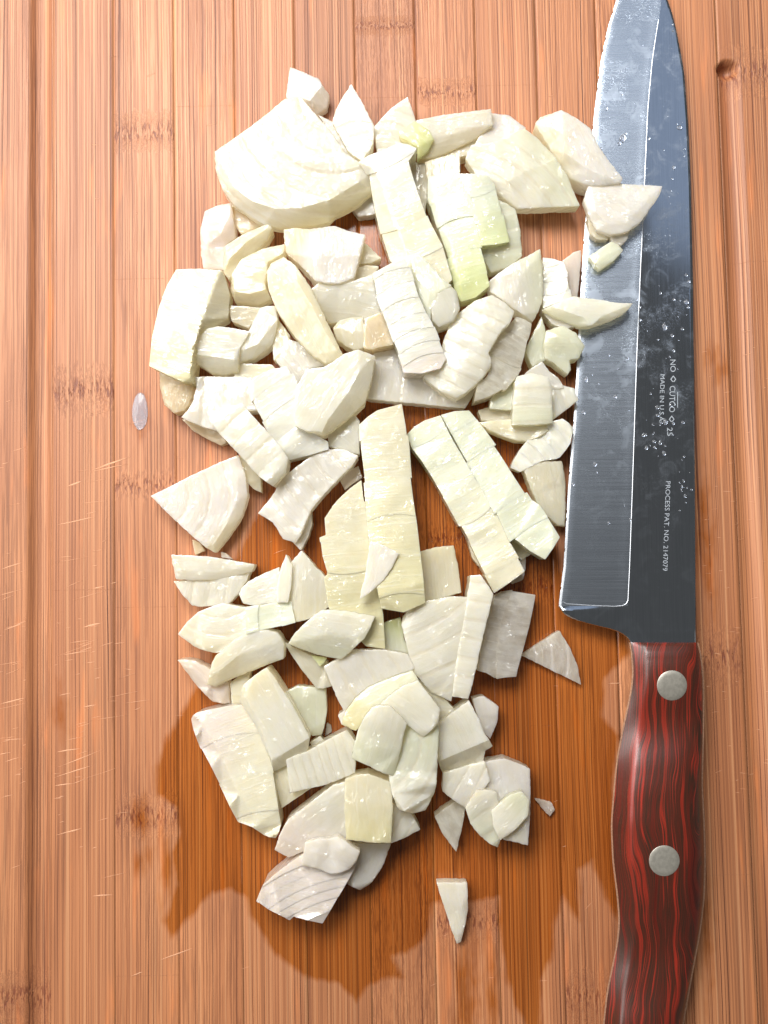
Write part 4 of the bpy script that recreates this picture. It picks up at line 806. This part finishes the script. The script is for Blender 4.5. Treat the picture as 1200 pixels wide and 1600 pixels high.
# ------------------------------------------------------------ knife
def lerp_tab(t, y):
    for i in range(len(t)-1):
        if y <= t[i+1][0]:
            a, b = t[i], t[i+1]; f = (y-a[0])/(b[0]-a[0]); f = max(0, f)
            return [a[j]+(b[j]-a[j])*f for j in range(1, len(a))]
    return list(t[-1][1:])
def smooth_tab(t, y, w=10):
    vals = [lerp_tab(t, y+d) for d in (-w, -w/2, 0, w/2, w)]
    return [sum(v[j] for v in vals)/5 for j in range(len(vals[0]))]
def kmid(y): return 0.0016+(y+80)/1030*0.0062          # blade mid height (m) along the knife
knife = empty('kitchen_knife', at(1035, 1010, 0.008))
tag(knife, 'kitchen knife with a wide steel blade and red-black handle, right of the onion', 'knife')
kb = knife.location.copy()
EL = [(-84,1004),(-70,989),(-50,977),(-25,969),(0,963),(42,950),(93,939),(169,929.5),(202,926),(260,921),(309,917.5),(422,909),(562,902),(647,897),(773,887),(886,880.5),(932,874.5),(947,873)]
SP = [(-84,1006),(-70,1016),(-50,1026),(-25,1036),(0,1043),(20,1050),(48,1057),(112,1069),(191,1075),(295,1079.5),(422,1082.5),(590,1084.5),(872,1086.5),(1015,1087)]
BV = [(-84,1005),(-40,1030),(8,1033),(50,1026),(93,1019.5),(169,1012.5),(281,1007.5),(422,1001),(562,995),(773,988),(886,984),(947,981)]
ys = [-84,-82,-78,-74]+list(range(-70, 940, 6))+[941,943,945,947]
def sec(y):
    e = smooth_tab(EL, y, 6)[0] if y > -60 else lerp_tab(EL, y)[0]
    s = smooth_tab(SP, y, 6)[0] if y > -60 else lerp_tab(SP, y)[0]
    b = min(smooth_tab(BV, y, 6)[0] if y > -30 else lerp_tab(BV, y)[0], s-2) if y > -70 else (e+s)/2
    b = max(min(b, s-.6), e+.5)
    return e, b, s
T = 0.00115
bm_f = {'flat': ([], []), 'bevel': ([], []), 'edge': ([], [])}
def grid(name, fn, us, rows, mat, flip=False):
    vs = []; fs = []
    for r in rows:
        for u in us: vs.append(tuple(fn(u, r)-kb))
    n = len(us)
    for i in range(len(rows)-1):
        for j in range(n-1):
            q = (i*n+j, i*n+j+1, (i+1)*n+j+1, (i+1)*n+j)
            fs.append(q if flip else q[::-1])
    return vs, fs
class Acc:
    def __init__(s): s.v = []; s.f = []; s.m = []
    def add(s, vf, mi):
        k = len(s.v); s.v += vf[0]; s.f += [tuple(i+k for i in q) for q in vf[1]]; s.m += [mi]*len(vf[1])
    def build(s, name, mats, parent, ang=30):
        me = bpy.data.meshes.new(name); me.from_pydata(s.v, [], s.f)
        me.polygons.foreach_set('material_index', s.m)
        bm = bmesh.new(); bm.from_mesh(me); bmesh.ops.remove_doubles(bm, verts=bm.verts, dist=1e-6)
        bmesh.ops.recalc_face_normals(bm, faces=bm.faces); bm.to_mesh(me); bm.free()
        me.polygons.foreach_set('use_smooth', [True]*len(me.polygons)); me.set_sharp_from_angle(angle=math.radians(ang))
        return link(name, me, mats, parent)
blade = Acc()
EW = 4.0   # honed edge width in px
def top_flat(u, y):       # u 0..1 from grind line to spine; the spine corner is broken
    e, b, s = sec(y); x = b+(s-b)*u
    z = kmid(y)+T
    w = 3.2 if y < 640 else 1.6
    d = s-x
    if d < w: z -= (1-d/w)*0.00045
    return at(x, y, z)
def top_bevel(u, y):
    e, b, s = sec(y); ew = min(EW, (b-e)*.4); x0 = e+ew; x = x0+(b-x0)*u
    hol = math.sin(math.pi*u)*0.00004
    z = kmid(y)+0.00030+(T-0.00030)*u-hol-(0.00012*min(1, (1-u)*8))
    return at(x, y, z)
def top_edge(u, y):
    e, b, s = sec(y); ew = min(EW, (b-e)*.4)
    j = noise.noise(Vector((y*.15, 3, 0)))*.5+noise.noise(Vector((y*.9, 5, 0)))*.35
    return at(e+ew*u+(j*(1-u)), y, kmid(y)+(0.00018)*u)
uf = [0, .25, .5, .75, .93, .955, .98, 1]; ub = [i/10 for i in range(11)]; ue = [0, .5, 1]
blade.add(grid('', top_flat, uf, ys, None), 0)
blade.add(grid('', top_bevel, ub, ys, None), 1)
blade.add(grid('', top_edge, ue, ys, None), 2)
def bottom(u, y):
    e, b, s = sec(y); x = e+(s-e)*u
    z = kmid(y)-(T*min(1, u*1.6)) - 0.00002
    if u in (0,): z = kmid(y)
    if u == 1: z = kmid(y)-T+.0003
    return at(x, y, z)
blade.add(grid('', bottom, [0, .1, .3, .6, .95, 1], ys, None, True), 0)
def spine(u, y):
    e, b, s = sec(y); return at(s, y, kmid(y)+T-.00045-(2*T-.00075)*u)
blade.add(grid('', spine, [0, 1], ys, None), 0)
def notch(u, y):      # join bevel top (x0) and edge top so that no gap shows
    e, b, s = sec(y); ew = min(EW, (b-e)*.4)
    return at(e+ew, y, kmid(y)+0.00018*(1-u)+(0.00018)*u)
# heel block: full thickness, rounded down at its lower rim
hy = [947, 949, 951, 954, 958, 962, 966, 970, 974, 978, 982, 986, 990, 994, 998, 1002, 1006, 1010, 1016, 1024]
HL = [(947,873),(952,876),(958,880),(964,889),(970,902),(977,928),(982,950),(988,968),(996,979),(1004,984),(1024,987)]
def heel(u, y):
    l = smooth_tab(HL, y, 1.5)[0]; s = lerp_tab(SP, y)[0]; x = l+(s-l)*u
    z = kmid(y)+T
    hb = lerp_tab([(873,950),(880,959),(905,971),(928,977),(950,982),(968,988),(979,996),(984,1004),(987,1030),(1090,1060)], x)[0]
    d = math.hypot(max(0, 12-(hb-y))*.55, max(0, 5-(x-l)))
    z -= min(0.0016, (d/8)**2*0.0011)
    # the ground panel starts with a small ramp
    if y < 953 and x < 981: z -= (953-y)/6*0.0009*(1-max(0, min(1, (x-873)/108)))
    if s-x < 1.6: z -= (1-(s-x)/1.6)*.00045
    if 985 < y < 993 and x > 984: z += 0.00022*math.sin((y-985)/8*math.pi)
    return at(x, y, z)
uh = [0, .01, .02, .035, .05, .075, .1, .15, .2, .3, .4, .5, .6, .7, .8, .9, .985, 1]
blade.add(grid('', heel, uh, hy, None), 0)
def heel_b(u, y):
    l = smooth_tab(HL, y, 1.5)[0]; s = lerp_tab(SP, y)[0]
    return at(l+(s-l)*u, y, kmid(y)-T+.0003)
blade.add(grid('', heel_b, uh, hy, None, True), 0)
vs = []; fs = []
for y in hy:
    a = heel(0, y)-kb; b = heel_b(0, y)-kb; c = heel(1, y)-kb; d = heel_b(1, y)-kb
    k = len(vs); vs += [tuple(a), tuple(b), tuple(c), tuple(d)]
    if k: fs += [(k-4, k-3, k+1, k), (k-2, k-1, k+3, k+2)]
blade.add((vs, fs), 0)
blade.build('blade', [STEEL, STEEL_GRIND, EDGE], knife, 20)
# bright rim of the ground panel
rim = Acc()
def rimf(pts, w0, w1, name):
    vs = []; fs = []
    for i, (x, y, z) in enumerate(pts):
        a = pts[max(0, i-1)]; b = pts[min(len(pts)-1, i+1)]
        dx, dy = b[0]-a[0], b[1]-a[1]; L = math.hypot(dx, dy) or 1; nx, ny = -dy/L, dx/L
        for q, zz in ((-w0, 0), (0, .00012), (w1, 0)):
            vs.append(tuple(at(x+nx*q, y+ny*q, z+zz)-kb))
        k = len(vs)-6
        if i: fs += [(k, k+1, k+4, k+3), (k+1, k+2, k+5, k+4)]
    rim.add((vs, fs), 0)
pts = [(sec(y)[1], y, kmid(y)+T-.00003) for y in range(30, 936, 8)]
pts += [(981.5, 938, kmid(940)+T-.00003), (979, 943, kmid(940)+T-.00004), (973, 946.5, kmid(945)+T-.00008)]
pts += [(960, 947.6, kmid(945)+.0010), (930, 946.5, kmid(945)+.00078), (905, 945, kmid(945)+.00056), (885, 943.5, kmid(945)+.0004), (879, 940, kmid(945)+.00032)]
rimf(pts, .9, .8, 'rim')
rim.build('grind_line', [EDGE], knife, 60)

# etched writing, reading down the blade
def etch(text, x, y0, y1, size_px, dx=0.0):
    c = bpy.data.curves.new('t', 'FONT'); c.body = text; c.size = 1; c.resolution_u = 3
    tmp = bpy.data.objects.new('t', c); COL.objects.link(tmp)
    dg = bpy.context.evaluated_depsgraph_get(); me = bpy.data.meshes.new_from_object(tmp.evaluated_get(dg))
    bpy.data.objects.remove(tmp)
    xs = [v.co.x for v in me.vertices]; w = max(xs)-min(xs); x0 = min(xs)
    for v in me.vertices:
        t = (v.co.x-x0)/w; py = y0+(y1-y0)*t; pxx = x+dx*t+v.co.y*size_px
        v.co = at(pxx, py, kmid(py)+T+.000025)-kb
    bm = bmesh.new(); bm.from_mesh(me)
    bmesh.ops.recalc_face_normals(bm, faces=bm.faces)
    for f in bm.faces:
        if f.normal.z < 0: f.normal_flip()
    bm.to_mesh(me); bm.free()
    o = link('etched_lettering', me, ETCH, knife); o['label'] = 'etched words "%s" on the blade' % text
    return o
def diamond(cx, cy, r):
    vs = []; pts = [(0, -1.35), (1, 0), (0, 1.35), (-1, 0)]
    for s_ in (1, .62):
        for a, b in pts: vs.append(tuple(at(cx+a*r*s_, cy+b*r*s_, kmid(cy)+T+.000025)-kb))
    me = bpy.data.meshes.new('etched_diamond'); me.from_pydata(vs, [], [(i, 4+i, 4+(i+1) % 4, (i+1) % 4) for i in range(4)])
    link('etched_diamond', me, ETCH, knife)
etch('NO', 1047.5, 562, 581, 12); diamond(1052, 592.5, 4.6)
etch('CUTCO', 1046.5, 603, 644, 13, -1.0); diamond(1049.5, 655, 4.4)
etch('25', 1042.5, 668, 681, 12)
etch('MADE IN U.S.A.', 1032, 585, 660, 10, -2)
etch('PROCESS PAT. NO. 2147079', 1040.5, 752, 892, 10.5, -5)
vs = []; fs = []
for (xa, ya, xb, yb) in ((1058.2, 612, 1058.2, 637),):
    for x, y in ((xa, ya), (xa+1.1, ya), (xb+1.1, yb), (xb, yb)): vs.append(tuple(at(x, y, kmid(y)+T+.000025)-kb))
    fs.append((3, 2, 1, 0))
me = bpy.data.meshes.new('etched_bar'); me.from_pydata(vs, [], fs); link('etched_bar', me, ETCH, knife)

# handle: two laminated scales either side of the tang
#      y    rim    right  top(mm)
HT = [(1004, 985, 1089, 11.5),(1008, 986, 1090, 12.6),(1020, 988, 1093, 14.2),(1050, 990.5, 1097, 15.8),(1080, 987.5, 1098, 15.4),(1105, 982, 1098, 13.6),(1130, 976.5, 1098, 12.4),(1157, 971, 1097.5, 13.6),
      (1190, 965, 1096.5, 16.6),(1232, 961, 1096, 18.8),(1287, 956.5, 1099, 19.8),(1345, 959, 1100.5, 19.4),(1400, 966, 1099, 18.0),(1437, 969, 1095, 16.4),(1470, 966.5, 1090, 14.8),(1500, 960.5, 1084, 14.2),
      (1550, 950, 1075, 15.8),(1600, 944.5, 1066, 18.6),(1660, 941, 1060, 20.4),(1720, 941, 1062, 20.8),(1780, 946, 1070, 20.4),(1820, 955, 1072, 19.0),(1846, 968, 1064, 16.5),(1858, 985, 1050, 13.0)]
ZT = 0.0093; ZL = 0.0071
hys = [1004, 1006, 1008, 1011, 1015]+list(range(1020, 1850, 7))+[1852, 1856, 1858]
th = [i/44 for i in range(45)]
def hp(y): return smooth_tab(HT, y, 12) if 1020 < y < 1840 else lerp_tab(HT, y)
def scale_top(u, y):
    l, r, zt = hp(y); zt /= 1000
    a = math.pi*(1-u); cx = math.cos(a)
    p = 2.7
    t = math.copysign(abs(cx)**(2/p), cx); hgt = abs(math.sin(a))**(2/p)
    if u in (0, 1): hgt = 0
    skew = 0.0
    X = (l+r)/2+(r-l)/2*t
    if t < -0.5: hgt = min(hgt, 0.22+0.72*((t+1)/0.42)) if u > 0 else 0
    z = ZT+(zt-ZT)*hgt
    # broad left flank: drop the left shoulder
    return at(X, y, z)
A = Acc()
A.add(grid('', scale_top, th, hys, None), 0)
A.add(grid('', lambda u, y: at(lerp_tab([(0, hp(y)[0]), (1, hp(y)[1])], u)[0], y, ZT), th, hys, None, True), 0)
def cap(y):
    vs = [tuple(scale_top(u, y)-kb) for u in th]; return vs, [tuple(range(len(vs)))]
A.add(cap(1004), 0); A.add(cap(1858), 0)
A.build('handle_scale', [HANDLE], knife, 50)
def slab(name, inset, za, zb_, mat):
    A = Acc(); us = [0, .03, .97, 1]
    def tp(u, y, z):
        l, r, _ = hp(y); l += inset; r -= inset; return at(l+(r-l)*u, y, z)
    A.add(grid('', lambda u, y: tp(u, y, zb_ if .01 < u < .99 else zb_-.0002), us, hys, None), 0)
    A.add(grid('', lambda u, y: tp(u, y, za if .01 < u < .99 else za+.0002), us, hys, None, True), 0)
    for uu in (0, 1):
        A.add(grid('', lambda u, y: tp(uu, y, za+.0002+(zb_-za-.0004)*u), [0, 1], hys, None, uu == 0), 0)
    for y in (hys[0], hys[-1]):
        vs = [tuple(tp(u, y, z)-kb) for u, z in ((0, za+.0002), (.03, za), (.97, za), (1, za+.0002), (1, zb_-.0002), (.97, zb_), (.03, zb_), (0, zb_-.0002))]
        A.add((vs, [tuple(range(8))]), 0)
    A.build(name, [mat], knife, 50)
slab('tang', -2.4, ZL, ZT, TANG)
# lower scale mirrors the upper one below the tang
B = Acc()
def scale_bot(u, y):
    l, r, zt = hp(y); l += 1; r -= 1
    a = math.pi*(1-u); cx = math.cos(a); t = math.copysign(abs(cx)**(2/2.7), cx); hgt = 0 if u in (0, 1) else abs(math.sin(a))**(2/2.7)
    return at((l+r)/2+(r-l)/2*t, y, ZL-(ZL-.0003)*hgt*min(1, (zt-8)/9))
B.add(grid('', scale_bot, th, hys, None, True), 0)
B.build('handle_scale', [HANDLE], knife, 50)
for (x, y, r) in ((1050, 1071, 23.5), (1038, 1345, 24)):
    l, rr, zt = hp(y); R = r
    def sz(px_, py_):
        l, rr, zt = hp(py_); t = max(-.999, min(.999, (px_-(l+rr)/2)/((rr-l)/2)))
        h = math.sin(math.acos(abs(t)**1.35))**(2/2.7); z = ZT+(zt/1000-ZT)*h
        return z
    vs = []; n = 44; fs = []
    prof = [(1.0, -.0030), (1.0, .00004), (.965, .00014), (.7, .00017), (.35, .00018), (.001, .00018)]
    for (q, h) in prof:
        for k in range(n):
            w = 2*math.pi*k/n; X = x+R*q*math.cos(w); Y = y+R*q*math.sin(w)
            vs.append(tuple(at(X, Y, sz(X, Y)+h)-kb))
    for i in range(len(prof)-1):
        for k in range(n):
            fs.append((i*n+k, i*n+(k+1) % n, (i+1)*n+(k+1) % n, (i+1)*n+k))
    A = Acc(); A.add((vs, fs), 0); A.build('rivet', [RIVET], knife, 40)

# ------------------------------------------------------------ juice drops
def dome_mesh(cx, cy, rx, ry, z0, h, base, rnd, n=20, rings=6, irr=.12):
    vs = []; fs = []
    for i in range(rings):
        t = i/rings; q = math.cos(t*math.pi/2); zz = z0+h*math.sin(t*math.pi/2)
        for k in range(n):
            w = 2*math.pi*k/n; e = 1+irr*noise.noise(Vector((math.cos(w)*1.3, math.sin(w)*1.3, cx*.37)))*2
            vs.append(tuple(at(cx+rx*q*e*math.cos(w), cy+ry*q*e*math.sin(w), zz)-base))
    vs.append(tuple(at(cx, cy, z0+h)-base))
    for i in range(rings-1):
        for k in range(n): fs.append((i*n+k, i*n+(k+1) % n, (i+1)*n+(k+1) % n, (i+1)*n+k))
    for k in range(n): fs.append(((rings-1)*n+k, (rings-1)*n+(k+1) % n, len(vs)-1))
    fs.append(tuple(reversed(range(n))))
    return vs, fs
rd = random.Random(3)
b0 = at(219, 643, 0)
A = Acc(); A.add(dome_mesh(219, 643, 12.5, 29, 0.00002, 0.0008, b0, rd, 48, 16, .05), 0)
o = A.build('juice_drop', [MILKY], None, 80); o.location = b0
tag(o, 'single oval milky drop of onion juice lying on the board left of the heap', 'drop')
A = Acc()
spots = [(973,216,5),(968,224,2.6),(978,209,2.4),(961,620,3.2),(916,593,3),(1000,500,2),(912,644,2.8),(930,725,2.6),(895,757,2.5),(951,817,2),(933,738,1.6),(1039,511,3.2),(1066,514,3),(1050,525,2.4),
         (1028,531,1.8),(1053,548,2),(1072,472,4),(1075,480,2.6),(1032,458,2),(1053,468,2),(981,560,1.6),(925,585,1.4),(1040,660,3),(1052,662,2.6),(1067,660,2.8),(1022,690,3),(1024,700,2),(1053,262,2.4),(1014,217,2),(1062,200,4),
         (1080,765,2),(1070,775,2.5),(985,812,2),(1000,480,1.4),(952,555,1.4),(948,170,2),(960,330,1.5),(1072,430,2.4),(1076,440,3),(996,468,1.8)]
for i in range(80):
    y = rd.uniform(5, 800); e, b, s = sec(y); x = rd.uniform(e+8, s-5)
    if rd.random() < .5: x = rd.uniform(b+25, s-3)
    if 540 < y and rd.random() < .6: continue
    if 285 < y < 425 and x < 1040: continue
    if 455 < y < 515 and x < 995: continue
    spots.append((x, y, rd.uniform(.5, 1.5)))
for i in range(24):
    x, y = rd.gauss(1032, 17), rd.gauss(675, 26)
    if 992 < x < 1080: spots.append((x, y, rd.uniform(.8, 3.2)))
for i in range(12):
    spots.append((rd.gauss(1068, 6), rd.gauss(770, 22), rd.uniform(.7, 2)))
spots = [s for s in spots if s[0] < sec(s[1])[2]-s[2]-1]
b0 = at(1000, 500, .004)
for (x, y, r) in spots:
    e, b, s = sec(y); z = kmid(y)+(T if x > b else .0003+(T-.0003)*(x-e)/(b-e))-.00005
    A.add(dome_mesh(x, y, r, r*rd.uniform(.8, 1.8), z, min(r, 2.4)*PX*.55, b0, rd, 9, 3, .3), 0)
o = A.build('juice_droplets', [WATER], None, 80); o.location = b0
o['kind'] = 'stuff'; tag(o, 'fine droplets of onion juice spattered over the steel blade', 'droplets')
